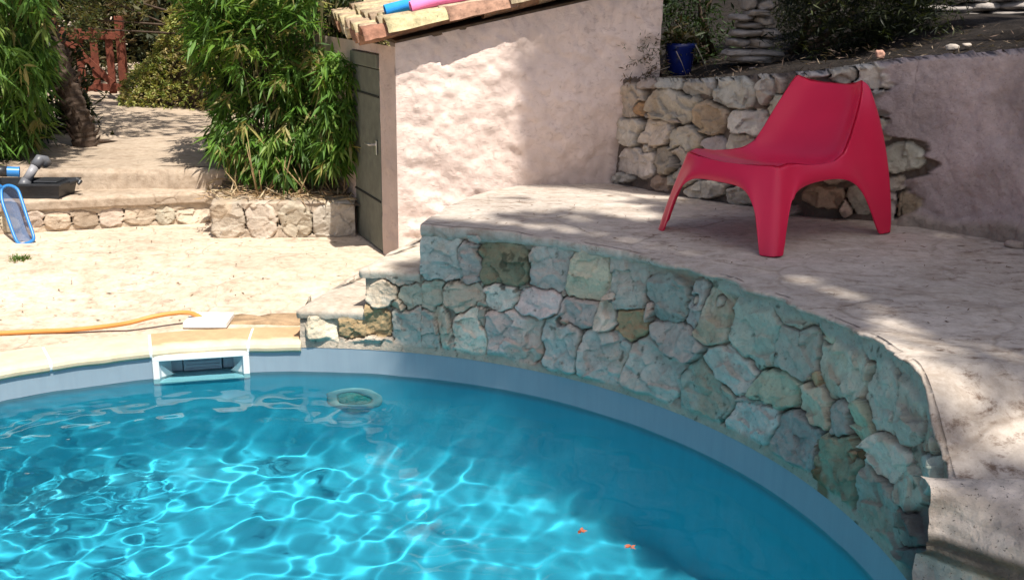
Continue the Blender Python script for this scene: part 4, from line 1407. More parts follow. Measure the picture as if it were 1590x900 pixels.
# ------------------------------------------------------------------ things at the left edge
# black tray
t0 = on_z(94, 309, ZS); tz0 = ZS
tray = empty('black_tray', tuple(t0), 'shallow black plastic tray standing on the step under the pipes', 'tray')
ax = np.array([-1.0, -.10, 0]); ax /= np.linalg.norm(ax); ay = np.array([.08, 1, 0]); ay /= np.linalg.norm(ay)
def tp_(x, y, z): return t0 + ax * x + ay * y + np.array([0, 0, z])
mb = MB(); L_, W2, H2 = .52, .26, .105
def rect(x0, x1, y0, y1, z): return [tp_(x0, y0, z), tp_(x1, y0, z), tp_(x1, y1, z), tp_(x0, y1, z)]
rings = [rect(.02, L_ - .02, .02, W2 - .02, 0), rect(0, L_, 0, W2, H2), rect(-.018, L_ + .018, -.018, W2 + .018, H2), rect(-.018, L_ + .018, -.018, W2 + .018, H2 - .012),
         ]
mb.add(sum([rect(.02, L_ - .02, .02, W2 - .02, 0), rect(.0, L_, .0, W2, H2 - .012), rect(-.02, L_ + .02, -.02, W2 + .02, H2 - .012), rect(-.02, L_ + .02, -.02, W2 + .02, H2), rect(.006, L_ - .006, .006, W2 - .006, H2), rect(.026, L_ - .026, .026, W2 - .026, .01)], []),
       [(k * 4 + i, k * 4 + (i + 1) % 4, k * 4 + 4 + (i + 1) % 4, k * 4 + 4 + i) for k in range(5) for i in range(4)] + [(3, 2, 1, 0), (20, 21, 22, 23)])
mb.build('body', M['black'], tray)
mb = MB(); mb.tube([tp_(-.01, .13, H2 - .01), tp_(-.06, .13, H2 + .004), tp_(-.085, .12, H2 - .006), tp_(-.08, .10, H2 - .02)], [.022, .02, .016, .01], 10)
mb.box(tp_(.12, .13, H2 + .004), (.16, .18, .014), None, .005)
mb.build('handle', M['black'], tray)
# grey pipe elbow leaning on the tray
pb = on_y(33, 293, 7.28); pm = on_y(52, 262, 7.35); pt2 = on_y(62, 247, 7.40); pe = on_y(73, 250, 7.44)
pipe = empty('elbow_pipe', tuple(pb), 'grey plastic pipe elbow propped diagonally in the black tray', 'pipe')
mb = MB(); mb.tube([pb, pb * .55 + pm * .45], [.036, .036], 16); mb.tube([pm * .75 + pt2 * .25, pt2, pt2 * .4 + pe * .6, pe + (.0, 0, -.03)], [.036, .037, .038, .036], 16)
mb.build('socket', M['grey_pvc'], pipe, True)
mb = MB(); mb.tube([pb * .55 + pm * .45, pm * .75 + pt2 * .25], [.030, .030], 16); mb.build('tube', M['pale_pvc'], pipe, True)
# blue tipped pole
q0 = on_y(30, 267, 7.15); q1 = on_y(-90, 262, 7.0)
pole = empty('telescopic_pole', tuple(q0), 'black pole with a bright blue open collar on its end lying across the tray', 'pole')
dd = (q1 - q0); dd /= np.linalg.norm(dd)
mb = MB(); mb.tube([q0, q0 + dd * .075], [.034, .034], 18, cap=False); mb.tube([q0, q0 + dd * .075], [.026, .026], 18, cap=False)
mb.tube([q0 - dd * .002, q0 + dd * .006], [.036, .036], 18, cap=False)
mb.build('collar', M['blue'], pole, True)
mb = MB(); mb.tube([q0 + dd * .05, q0 + dd * .5, q0 + dd * 1.6], [.027, .027, .027], 16); mb.tube([q0 + dd * .075, q0 + dd * .16], [.036, .036], 16)
mb.build('shaft', M['black'], pole, True)
# leaf net
nt = empty('leaf_net', tuple(on_z(36, 378, .13)), 'blue framed pool leaf net leaning down from the step to the patio', 'pool net')
Yb, Yt = on_z(36, 378, .13)[1], on_z(36, 378, .13)[1] + .22
loop = [(4, 292), (14, 288), (27, 294), (34, 312), (43, 340), (52, 366), (50, 374), (38, 379), (29, 378), (22, 366), (12, 338), (4, 315), (2, 300)]
LP = []
for (a, b) in loop:
    k = (b - 288) / 91.0
    LP.append(on_y(a, b, Yt * (1 - k) + Yb * k))
LP = np.array(LP)
n = len(LP); fine = []
for i in range(n):
    p0, p1, p2, p3 = LP[i - 1], LP[i], LP[(i + 1) % n], LP[(i + 2) % n]
    for t_ in (0, .33, .66):
        fine.append(.5 * ((2 * p1) + (-p0 + p2) * t_ + (2 * p0 - 5 * p1 + 4 * p2 - p3) * t_ ** 2 + (-p0 + 3 * p1 - 3 * p2 + p3) * t_ ** 3))
mb = MB(); mb.tube(fine, .011, 8, closed=True)
mb.tube([fine[0], fine[0] + np.array([-.06, .0, .04]), fine[0] + np.array([-.3, .05, .10])], .014, 8)
mb.build('frame', M['blue'], nt, True)
m, t = newmat('net_mesh', .8, .2)
t.b.inputs['Base Color'].default_value = (.12, .19, .33, 1)
w1 = t.n('ShaderNodeBsdfTransparent'); mxs = t.n('ShaderNodeMixShader'); mxs.inputs[0].default_value = .6
t.l(w1.outputs[0], mxs.inputs[1]); t.l(t.b.outputs[0], mxs.inputs[2]); t.l(mxs.outputs[0], t.out.inputs['Surface'])
M['net'] = m
fine = np.array(fine); cN = fine.mean(0); nn = len(fine)
rows = [fine, cN + (fine - cN) * .8 + np.array([0, .06, -.02]), cN + (fine - cN) * .45 + np.array([.0, .09, -.03])]
Vn = np.concatenate(rows + [(cN + np.array([0, .1, -.035]))[None]])
Fn = [(k * nn + i, k * nn + (i + 1) % nn, (k + 1) * nn + (i + 1) % nn, (k + 1) * nn + i) for k in range(2) for i in range(nn)] + [(2 * nn + i, 2 * nn + (i + 1) % nn, 3 * nn) for i in range(nn)]
mesh('net_bag', Vn, Fn, M['net'], nt, True)

# weed tuft
wd = on_z(33, 408, .10)
V, Fx, Cx = leaves(np.tile(wd, (130, 1)) + rng.normal(0, .02, (130, 3)) * (1, 1, .1), rng.normal(0, .6, (130, 3)) * (1, 1, .3) + (0, 0, .75), rng.uniform(.05, .10, 130), rng.uniform(.01, .018, 130), .2,
                   np.array([(.10, .17, .04), (.16, .22, .06)])[rng.integers(0, 2, 130)])
tag(mesh('weed', V, Fx, M['leaf'], None, False, Cx), 'small green weed tuft growing from a patio crack below the blue net', 'weed')
# a few twigs and dark debris bits on the patio
for k, (a, b) in enumerate(((272, 373), (413, 423), (430, 401), (100, 447), (55, 447))):
    pass

n = 260
dp = np.stack([rng.uniform(-3.6, -1.0, n), rng.uniform(5.5, 7.3, n), np.zeros(n)], 1)
dp[:, 2] = ground_z(dp[:, 0], dp[:, 1]) + .010
V, Fx, Cx = leaves(dp, rng.normal(0, 1, (n, 3)) * (1, 1, .05), rng.uniform(.012, .05, n), rng.uniform(.003, .010, n), 0, np.array([(.20, .13, .08), (.12, .09, .06), (.36, .26, .16)])[rng.integers(0, 3, n)])
tag(mesh('patio_litter', V, Fx, M['litter'], None, False, Cx), 'small twigs and dry leaf bits scattered on the sunny patio', 'leaf litter', kind='stuff')
# hose
hp_ = [(-160, 522, .012), (-60, 519, .012), (0, 517, .012), (60, 514, .014), (110, 512, .018), (160, 507, .03), (200, 501, .05), (235, 492, .07), (262, 487, .075), (288, 485, .07), (305, 489, .045), (316, 496, .018)]
ctrl = []
for (a, b, z) in hp_:
    g0 = on_z(a, b, z + .0); ctrl.append(g0)
ctrl = np.array(ctrl); fn = []
for i in range(len(ctrl) - 1):
    p0, p1, p2, p3 = ctrl[max(i - 1, 0)], ctrl[i], ctrl[i + 1], ctrl[min(i + 2, len(ctrl) - 1)]
    for t_ in np.linspace(0, 1, 6)[:-1]:
        fn.append(.5 * ((2 * p1) + (-p0 + p2) * t_ + (2 * p0 - 5 * p1 + 4 * p2 - p3) * t_ ** 2 + (-p0 + 3 * p1 - 3 * p2 + p3) * t_ ** 3))
fn.append(ctrl[-1])
mb = MB(); mb.tube(fn, .0125, 12)
tag(mb.build('garden_hose', M['hose'], None, True), 'orange garden hose lying along the pool coping to the white skimmer lid', 'hose')
# skimmer lid and rust patch
lid = MB()
pl0, pl1, pl2, pl3 = on_z(291, 503, .03), on_z(353, 503, .03), on_z(353, 486, .03), on_z(300, 486, .03)
lc = (pl0 + pl1 + pl2 + pl3) / 4; la = (pl1 - pl0); lw = np.linalg.norm(la); la /= lw
lid.box(lc + (0, 0, -.008), (lw + .02, .20, .03), np.stack([la, np.array([-la[1], la[0], 0]), np.array([0, 0, 1.0])], 1), .004)
tag(lid.build('skimmer_lid', M['white'], None), 'square white skimmer lid set in the patio behind the coping', 'lid')
pp_ = [on_z(a, b, .0) for a, b in ((355, 503), (478, 505), (476, 487), (455, 486), (425, 489), (400, 494), (375, 490), (356, 492))]
V = [(*p[:2], .012) for p in pp_]
V2, s_ = resample(np.array(V + [V[0]]), 80); V2 = V2[:-1]; cN = V2.mean(0)
V2 = V2 + (V2 - cN) * (.06 * fbm(s_[:-1] * 14, s_[:-1] * 0, oct=3, seed=3))[:, None]
Vr = np.concatenate([V2 - (0, 0, .03), V2, cN + (V2 - cN) * .6 + (0, 0, .002), cN[None]]); k = len(V2)
Fr = [(j * k + i, j * k + (i + 1) % k, (j + 1) * k + (i + 1) % k, (j + 1) * k + i) for j in range(2) for i in range(k)] + [(2 * k + i, 2 * k + (i + 1) % k, 3 * k) for i in range(k)]
cr_ = np.ones_like(Vr) * np.array((.36, .25, .15)) * (1 + .25 * fbm(Vr[:, 0] * 20, Vr[:, 1] * 20, oct=3))[:, None]
tag(mesh('stained_patch', Vr, Fr, M['block'], None, True, cr_), kind='structure')

# floating leaves
for (a, b, lab) in ((902, 823, 'small reddish dead leaf floating in the pool, the farther of two'), (980, 848, 'small reddish dead leaf floating in the pool, nearest to the stone wall')):
    c = on_z(a, b, ZW + .012); n = 9
    V, Fx, Cx = leaves(np.tile(c, (n, 1)), rng.normal(0, 1, (n, 3)) * (1, 1, .12), rng.uniform(.015, .03, n), rng.uniform(.008, .014, n), .0, np.tile(np.array((.42, .12, .06)), (n, 1)))
    tag(mesh('floating_leaf', V, Fx, M['litter'], None, False, Cx), lab, 'dead leaf', 'dead leaves floating in the pool')

# ------------------------------------------------------------------ chair
def chair():
    O = np.array([.955, 4.79, ZT + .003]); ph = math.radians(38)
    Lx = np.array([math.cos(ph), math.sin(ph), 0]); Wx = np.array([math.sin(ph), -math.cos(ph), 0])   # Wx: towards the near side
    root = empty('lounge_chair', tuple(O), 'glossy red moulded plastic lounge chair standing on the stone terrace', 'chair')
    def w(p): return O + Wx * p[0] + Lx * p[1] + np.array([0, 0, p[2]])
    A_side = [(.262, .045, .375), (.268, .10, .385), (.270, .17, .378), (.270, .25, .365), (.268, .34, .358), (.264, .44, .362), (.258, .515, .395), (.248, .568, .465), (.235, .615, .54), (.221, .655, .605), (.205, .69, .665), (.182, .715, .712)]
    B_side = [(.358, -.065, -.05), (.358, .008, -.05), (.330, .040, .17), (.300, .11, .275), (.292, .30, .295), (.298, .52, .29), (.318, .645, .20), (.352, .745, -.05), (.352, .845, -.05), (.322, .815, .26), (.270, .785, .50), (.205, .742, .690)]
    xs = [-1, -.93, -.66, -.33, 0, .33, .66, .93, 1]
    zf = [.375, .378, .372, .366, .363, .366, .372, .378, .375]
    A_front = [(x * .262, .045 - .045 * (1 - x * x), z) for x, z in zip(xs, zf)]
    B_front = [(-.358, -.065, -.05), (-.292, -.070, -.05), (-.242, -.055, .19), (-.165, -.035, .285), (0, -.035, .275), (.165, -.035, .285), (.242, -.055, .19), (.292, -.070, -.05), (.358, -.065, -.05)]
    A_top = [(x * .182, .715 + .05 * (1 - x * x), .712 - .030 * (1 - x ** 4)) for x in xs]
    B_top = [(x * .205, .742 + .05 * (1 - x * x), .690 - .030 * (1 - x ** 4)) for x in xs]
    nx_, ny = len(xs), len(A_side)
    V = []; Fs = []; tagf = []
    vid = {}
    def addv(key, p):
        if key not in vid: vid[key] = len(V); V.append(w(p))
        return vid[key]
    # seat grid
    for j in range(ny):
        for i, x in enumerate(xs):
            if j == 0: p = A_front[i]
            elif j == ny - 1: p = A_top[i]
            else:
                a = A_side[j]
                dish = (1 - abs(x) ** 2.0) * .45 + .55 * float(ss(1.0, .60, abs(x)))
                tt = j / (ny - 1)
                seatd = math.sin(min(1, tt * 2.2) * math.pi / 2) if tt < .5 else 1
                dz = -.035 * dish * seatd * (1 if tt < .55 else .35); dy = (.07 * dish * ss(.35, .75, tt)) * (1 - .45 * ss(.85, 1, tt))
                p = (a[0] * x, a[1] + dy, a[2] + dz)
            addv(('s', i, j), p)
    for j in range(ny - 1):
        for i in range(nx_ - 1):
            Fs.append((vid[('s', i, j)], vid[('s', i + 1, j)], vid[('s', i + 1, j + 1)], vid[('s', i, j + 1)])); tagf.append('backrest' if j >= 5 else 'seat')
    # skirts
    K = 4
    def bul(a, b, t_, amt):
        a = np.array(a); b = np.array(b); p = a + (b - a) * t_
        return p
    def skirt_(cols, kind):
        for c, (kA, pa, pb, ck, out) in enumerate(cols):
            ids = [kA]
            for k in range(1, K + 1):
                t_ = k / K
                p = np.array(pa) + (np.array(pb) - np.array(pa)) * t_
                p = p + np.array(out) * (math.sin(math.pi * min(1, t_ * 1.0)) ** .8) * .012
                key = (ck, k)
                ids.append(addv(key, p))
            cols[c] = ids
        for c in range(len(cols) - 1):
            for k in range(K):
                Fs.append((cols[c][k], cols[c][k + 1], cols[c + 1][k + 1], cols[c + 1][k])); tagf.append((kind, c, k))
    for sgn in (1, -1):
        cols = []
        for j in range(ny):
            a = A_side[j]; b = B_side[j]
            ck = ('corner', sgn) if j == 0 else (('tcorner', sgn) if j == ny - 1 else ('sd', sgn, j))
            cols.append((vid[('s', nx_ - 1 if sgn > 0 else 0, j)], (a[0] * sgn, a[1], a[2]), (b[0] * sgn, b[1], b[2]), ck, (sgn, 0, 0) if j else (sgn * .7, -.7, 0)))
        if sgn < 0: cols = cols[::-1]
        cols = cols[::-1]
        skirt_(cols, 'side+' if sgn > 0 else 'side-')
    cols = []
    for i in range(nx_):
        ck = ('corner', -1) if i == 0 else (('corner', 1) if i == nx_ - 1 else ('fr', i))
        cols.append((vid[('s', i, 0)], A_front[i], B_front[i], ck, (0, -1, 0)))
    cols = cols[::-1]
    skirt_(cols, 'front')
    cols = []
    for i in range(nx_):
        ck = ('tcorner', -1) if i == 0 else (('tcorner', 1) if i == nx_ - 1 else ('tp', i))
        cols.append((vid[('s', i, ny - 1)], A_top[i], B_top[i], ck, (0, 0, 0)))
    skirt_(cols, 'top')
    # part of each face
    parts = []
    for f_, tg_ in zip(Fs, tagf):
        c = (np.mean([V[i] for i in f_], 0) - O); lx = c @ Lx; wx = c @ Wx; z = c[2]
        if isinstance(tg_, str): parts.append(tg_)
        elif tg_[0] == 'top': parts.append('backrest')
        elif tg_[0] == 'front' and tg_[2] >= 2 and abs(wx) > .13: parts.append('leg_f%d' % (1 if wx > 0 else 0))
        elif tg_[0].startswith('side') and lx < .20 and tg_[2] >= 2: parts.append('leg_f%d' % (1 if wx > 0 else 0))
        elif tg_[0].startswith('side') and lx > .52 and z < .30: parts.append('leg_r%d' % (1 if wx > 0 else 0))
        elif tg_[0].startswith('side') and (lx > .50 or z > .40): parts.append('backrest')
        else: parts.append('seat')
    # build whole, subdivide + solidify, then split keeping the whole shell's normals
    me = bpy.data.meshes.new('tmp'); me.from_pydata([tuple(v - O) for v in V], [], Fs); me.update()
    names = sorted(set(parts)); me.materials.clear()
    for nme in names: me.materials.append(M['chair'])
    me.polygons.foreach_set('material_index', [names.index(p) for p in parts])
    ob = bpy.data.objects.new('tmp', me); LK(ob)
    # creases keep feet square
    cr_ = me.attributes.new('crease_edge', 'FLOAT', 'EDGE')
    ec = {}
    for f_ in Fs:
        for a, b in zip(f_, f_[1:] + f_[:1]): ec[tuple(sorted((a, b)))] = ec.get(tuple(sorted((a, b))), 0) + 1
    for e in me.edges:
        k = tuple(sorted(e.vertices))
        z0 = me.vertices[k[0]].co.z; z1 = me.vertices[k[1]].co.z
        if z0 < .01 and z1 < .01: cr_.data[e.index].value = 1
    sd = ob.modifiers.new('s', 'SUBSURF'); sd.levels = 3; sd.render_levels = 3; sd.boundary_smooth = 'ALL'
    so = ob.modifiers.new('o', 'SOLIDIFY'); so.thickness = .007; so.offset = -1
    dg = bpy.context.evaluated_depsgraph_get()
    ev = bpy.data.meshes.new_from_object(ob.evaluated_get(dg))
    co = np.zeros(len(ev.vertices) * 3); ev.vertices.foreach_get('co', co); co = co.reshape(-1, 3)
    nr = np.array([tuple(v.vector) for v in ev.vertex_normals])
    polys = [tuple(p.vertices) for p in ev.polygons]; mi = [p.material_index for p in ev.polygons]
    bpy.data.objects.remove(ob)
    co[:, 2] = np.maximum(co[:, 2], 0)
    for k, nme in enumerate(names):
        sel = [p for p, q in zip(polys, mi) if q == k]
        u_ = sorted({i for p in sel for i in p}); mp_ = {a: b for b, a in enumerate(u_)}
        mm = bpy.data.meshes.new('part'); mm.from_pydata([tuple(co[i]) for i in u_], [], [tuple(mp_[i] for i in p) for p in sel]); mm.materials.append(M['chair']); mm.update()
        mm.polygons.foreach_set('use_smooth', np.ones(len(mm.polygons), bool))
        mm.normals_split_custom_set_from_vertices([tuple(nr[i]) for i in u_])
        po = bpy.data.objects.new('leg' if nme.startswith('leg') else nme, mm); LK(po); po.parent = root


chair()

# ------------------------------------------------------------------ things on the garden bank
pot_p = on_y(1054, 118, 6.95)
pot = empty('flower_pot', tuple(pot_p), 'cobalt blue glazed flower pot half hidden on top of the stone wall', 'flower pot')
mb = MB(); mb.lathe([(.0, 0), (.062, 0), (.075, .03), (.088, .10), (.094, .17), (.10, .185), (.10, .205), (.088, .205), (.082, .18), (0, .17)], pot_p, 28)
mb.build('body', M['pot'], pot, True)
n = 60
V, Fx, Cx = fans(pot_p + (0, 0, .22) + rng.normal(0, .04, (n, 3)), np.tile(np.array([0, -.2, .6]), (n, 1)), 6, .05, .12, .2, [(.05, .07, .02), (.08, .07, .03), (.12, .09, .05)], .9, .4)
mesh('plant', V, Fx, M['leaf'], pot, False, Cx)


def bush(name, label, cat, poly, n, y0, y1, L0, L1, wf, cols, ncl, base, spread=.08):
    return thicket(name, poly, n, y0, y1, L0, L1, wf, cols, label, cat, base, ncl=ncl, spread=spread, mat='leaf')


bush('shrub', 'sprawling dark green shrub right of the blue pot against the shed corner', 'shrub', [(1020, -60), (1115, -60), (1112, 60), (1100, 100), (1075, 118), (1068, 60), (1030, 62)], 520, 7.2, 8.0, .03, .07, .25, [(.025, .045, .014), (.035, .06, .02), (.018, .03, .012)], 50, (.35 + 1.0, 7.6, 1.35))
bush('juniper', 'large dark juniper bush above the garden wall behind the chair back', 'shrub', [(1215, -90), (1480, -90), (1470, 20), (1400, 62), (1340, 84), (1250, 98), (1215, 92), (1205, 60), (1205, 20)], 4200, 6.3, 7.6, .03, .07, .16, DK + [(.05, .06, .02)], 120, (1.8, 7.0, 1.4), .08)
bush('low_shrub', 'dark low shrub on the bank above the mauve end of the wall', 'shrub', [(1400, -90), (1800, -90), (1800, 22), (1500, 30), (1420, 30)], 1100, 8.2, 9.6, .04, .09, .2, DK, 70, (3.3, 8.8, 1.9), .12)
# dry creeper by the shed corner
bush('dry_creeper', 'dry brown creeper hanging round the shed corner beside the blue pot', 'creeper', [(1000, 60), (1022, 70), (1035, 118), (990, 128), (965, 130), (985, 100)], 150, 6.62, 6.95, .02, .05, .2, [(.14, .09, .06), (.10, .075, .05), (.09, .09, .04)], 22, (.85, 6.85, 1.28), .04)
# dead stems
mb = MB()
for (a, b, c, d_) in ((1000, 122, 1040, 104), (1012, 125, 1075, 118), (1050, 80, 1066, 118), (1080, 70, 1100, 115), (985, 127, 1015, 108)):
    p, q = on_y(a, b, 6.72), on_y(c, d_, 6.78)
    mb.tube([p, (p + q) / 2 + (0, 0, .01), q], [.003, .0025, .002], 5)
tag(mb.build('dead_twigs', simple('dead_twig', (.32, .27, .22), .9), None, True), 'pale dead twigs trailing in front of the blue pot', 'twigs', kind='stuff')


def rock(name, c, size, col, label, cat='rock', group=None, seed=0, rz=0):
    n1, n2 = 22, 14
    V = []; 
    for j in range(n2):
        phi = math.pi * j / (n2 - 1)
        for i in range(n1):
            th = 2 * math.pi * i / n1
            d = np.array([math.sin(phi) * math.cos(th), math.sin(phi) * math.sin(th), math.cos(phi)])
            d = np.sign(d) * np.abs(d) ** .72
            k = 1 + .20 * float(fbm(np.array(d[0] * 1.7 + seed), np.array(d[1] * 1.7), np.array(d[2] * 1.7), oct=3, seed=seed))
            V.append(d * k * np.array(size) / 2)
    V = np.array(V)
    c_, s__ = math.cos(rz), math.sin(rz)
    V = V @ np.array([[c_, s__, 0], [-s__, c_, 0], [0, 0, 1]])
    V[:, 2] -= V[:, 2].min(); V += np.array(c)
    Fs = [(j * n1 + i, j * n1 + (i + 1) % n1, (j + 1) * n1 + (i + 1) % n1, (j + 1) * n1 + i) for j in range(n2 - 1) for i in range(n1)]
    Cc = np.ones_like(V) * np.array(col)
    return V, [f[::-1] for f in Fs], Cc


def rock_thing(px, py, Y, size, col, label, seed, rz=0):
    p = on_y(px, py, Y)
    V, Fs, Cc = rock('', p, size, col, '', seed=seed, rz=rz)
    return tag(mesh('rock', V, np.array(Fs), M['block'], None, True, Cc), label, 'rock')


rock_thing(1174, 116, 6.5, (.085, .07, .04), (.40, .34, .30), 'pale flat rock on the soil just above the wall right of the blue pot', 1)
rock_thing(1366, 92, 5.75, (.048, .05, .045), (.48, .27, .20), 'small pinkish rock at the top of the wall behind the chair', 2)
rock_thing(1478, 80, 5.55, (.07, .05, .035), (.48, .42, .36), 'larger white rock on the soil above the mauve wall', 3)
rock_thing(1501, 74, 5.6, (.045, .04, .02), (.44, .38, .32), 'smaller white rock beside the larger one above the mauve wall', 4)
rock_thing(1575, 203, 4.95, (.03, .03, .03), (.5, .4, .35), 'tiny chip of stone', 5) if False else None
rock_thing(1577, 386, 4.72, (.09, .06, .035), (.42, .34, .28), 'small loose stone at the foot of the mauve wall', 6)
rock_thing(1490, 386, 4.74, (.03, .025, .014), (.12, .09, .07), 'dark pebble on the terrace near the mauve wall', 7)

# remains of dry stone walls on the bank: each a pile of flat slabs
def dry_wall(name, label, items, Y, dep=.30):
    p0 = on_y(items[0][0], items[0][1], Y)
    e = empty(name, tuple(p0), label, 'wall')
    Vs = []; Fs = []; Cs = []; b = 0
    for k, (cx, cy, w_, h_) in enumerate(items):
        wl = on_y(cx - w_ / 2, cy, Y); wr = on_y(cx + w_ / 2, cy, Y); hb = on_y(cx, cy + h_ / 2, Y); ht = on_y(cx, cy - h_ / 2, Y)
        V, F_, C_ = rock('', (*((wl + wr) / 2)[:2], hb[2]), (np.linalg.norm(wr - wl) * 1.05, dep, (ht[2] - hb[2]) * 1.1), np.array((.31, .28, .255)) * rng.uniform(.7, 1.2), '', seed=k + 20)
        V[:, 1] += rng.normal(0, .03)
        Vs.append(V); Fs.append(np.array(F_) + b); Cs.append(C_); b += len(V)
    mesh('stones', np.concatenate(Vs), np.concatenate(Fs), M['block'], e, True, np.concatenate(Cs))
    return e


dry_wall('dry_stone_wall', 'broken dry stone wall of flat pale slabs between the pot shrub and the juniper',
         [(1165, 92, 60, 14), (1150, 83, 50, 12), (1185, 82, 55, 12), (1148, 67, 34, 13), (1180, 67, 40, 14), (1160, 52, 52, 11), (1190, 52, 30, 13), (1165, 40, 40, 10), (1152, 29, 34, 10), (1182, 33, 30, 14), (1172, 21, 34, 9), (1163, 8, 20, 18), (1185, 10, 25, 16), (1170, -8, 40, 14)], 6.75)
dry_wall('dry_stone_wall', 'pale stone course showing at the top right above the low shrub',
         [(1470, 16, 70, 12), (1520, 12, 60, 14), (1575, 10, 60, 13), (1440, 26, 40, 9), (1500, 24, 60, 8), (1560, 22, 60, 8), (1630, 6, 60, 16), (1500, 0, 60, 10), (1560, -3, 60, 10)], 7.9)
# litter on bank (dry needles)
n = 2200
lx = rng.uniform(.6, 4.2, n); y0 = np.interp(lx, wallx, wally) + .08; ly = y0 + rng.random(n) ** 1.5 * 2.2
lz = np.interp(lx, wallx, wallz) - .02 + (.0 + .012 * ss(2.0, 3.0, lx)) * np.maximum(ly - y0 - .1, 0) + rng.uniform(.0, .04, n)
V, Fx, Cx = leaves(np.stack([lx, ly, lz], 1), rng.normal(0, 1, (n, 3)) * (1, 1, .35), rng.uniform(.03, .07, n), rng.uniform(.003, .008, n), .0, np.array([(.13, .09, .07), (.09, .065, .05), (.22, .17, .12)])[rng.integers(0, 3, n)])
tag(mesh('bank_litter', V, Fx, M['litter'], None, False, Cx), 'dry brown leaf litter over the shaded bank', 'leaf litter', kind='stuff')

# litter on terrace: small twigs and needles
n = 420
a_ = rng.uniform(.05, 1.25, n); r_ = PR + .15 + 2.4 * rng.random(n)
pt = np.stack([PC[0] + r_ * np.cos(a_), PC[1] + r_ * np.sin(a_), 0 * a_], 1); pt[:, 2] = terrace_z(pt[:, 0], pt[:, 1]) + .006
okk = (np.interp(pt[:, 0], wallx, wally) - .1 > pt[:, 1]) & (pt[:, 1] > 3.1); pt = pt[okk]; n = len(pt)
V, Fx, Cx = leaves(pt, rng.normal(0, 1, (n, 3)) * (1, 1, .03), rng.uniform(.015, .05, n), rng.uniform(.002, .006, n), 0, np.tile(np.array((.14, .09, .06)), (n, 1)))
tag(mesh('terrace_litter', V, Fx, M['litter'], None, False, Cx), 'scattered pine needles and bits on the terrace', 'leaf litter', kind='stuff')

# ------------------------------------------------------------------ the tall pine whose shade lies over the right half
shade = []                                                # (point on ground, density) samples


def shade_poly(poly, surf, n, jitter=0.0):
    q = sample_poly(poly, n)
    for a, b in q: shade.append(surf(a, b) + rng.normal(0, 1, 3) * jitter)


zsurf = lambda z: (lambda a, b: on_z(a, b, z))
ysurf = lambda Y: (lambda a, b: on_y(a, b, Y))
def shed_surf(a, b):
    d = ray(a, b); o_ = np.array([0, 0, EYE]); t_ = np.dot(CORNER - o_, NE) / np.dot(d, NE); return o_ + d * t_
def cyl_surf(a, b):
    d = ray(a, b); ox, oy = -PC[0], -PC[1]
    A_ = d[0] ** 2 + d[1] ** 2; B_ = 2 * (ox * d[0] + oy * d[1]); C__ = ox * ox + oy * oy - (PR + .05) ** 2
    t_ = (-B_ + math.sqrt(max(0, B_ * B_ - 4 * A_ * C__))) / 2 / A_
    return np.array([0, 0, EYE]) + d * t_
# chair, terrace behind it and the garden wall: deep shade
shade_poly([(1000, 300), (1280, 330), (1640, 385), (1640, 540), (1420, 500), (1330, 450), (1180, 410), (1000, 372), (900, 350)], zsurf(ZT), 1900)
shade_poly([(980, 120), (1700, 70), (1700, 400), (1400, 350), (1240, 335), (980, 285)], lambda a, b: on_y(a, b, 6.4 - (a - 960) / 640 * 1.5), 1500)
shade_poly([(1020, -80), (1750, -80), (1750, 80), (1380, 95), (1000, 125)], ysurf(6.6), 1600)
shade_poly([(1020, -80), (1750, -80), (1750, 80), (1380, 95), (1000, 125)], ysurf(8.4), 900)
shade_poly([(1040, 300), (1060, 225), (1180, 230), (1240, 115), (1345, 120), (1385, 360), (1210, 395)], ysurf(4.9), 1700)
CHN = len(shade)
# stone face over the pool
shade_poly([(650, 352), (850, 368), (1050, 408), (1240, 460), (1400, 560), (1460, 640), (1470, 760), (1430, 900), (1300, 790), (1150, 690), (960, 610), (850, 560), (650, 480)], cyl_surf, 2000)
shade_poly([(660, 480), (850, 560), (960, 612), (1150, 700), (1300, 800), (1150, 720), (900, 600), (660, 540)], cyl_surf, 160)
# dapples
shade_poly([(880, 345), (1000, 315), (900, 290), (790, 300), (700, 335), (700, 350)], zsurf(ZT), 90)
shade_poly([(1450, 560), (1590, 600), (1640, 760), (1480, 730)], zsurf(.6), 60)
shade_poly([(1330, 455), (1640, 540), (1640, 620), (1450, 560)], zsurf(ZT), 50)
shade_poly([(1440, 740), (1640, 760), (1640, 930), (1440, 900)], zsurf(.35), 60)
shade_poly([(855, 20), (900, 10), (975, 60), (965, 285), (880, 290), (860, 200)], shed_surf, 130, .10)
shade_poly([(845, 100), (885, 90), (905, 290), (850, 290)], shed_surf, 110, .05)
shade_poly([(930, -40), (1020, -40), (1020, 130), (970, 285), (950, 200)], shed_surf, 80, .05)
# right part of the pool
sh = np.array(shade); n = len(sh)
sh = sh + rng.normal(0, .03, sh.shape)
t_ = (rng.uniform(9.5, 13.0, n) - sh[:, 2]) / S[2]
cpos = sh + S[None] * t_[:, None]
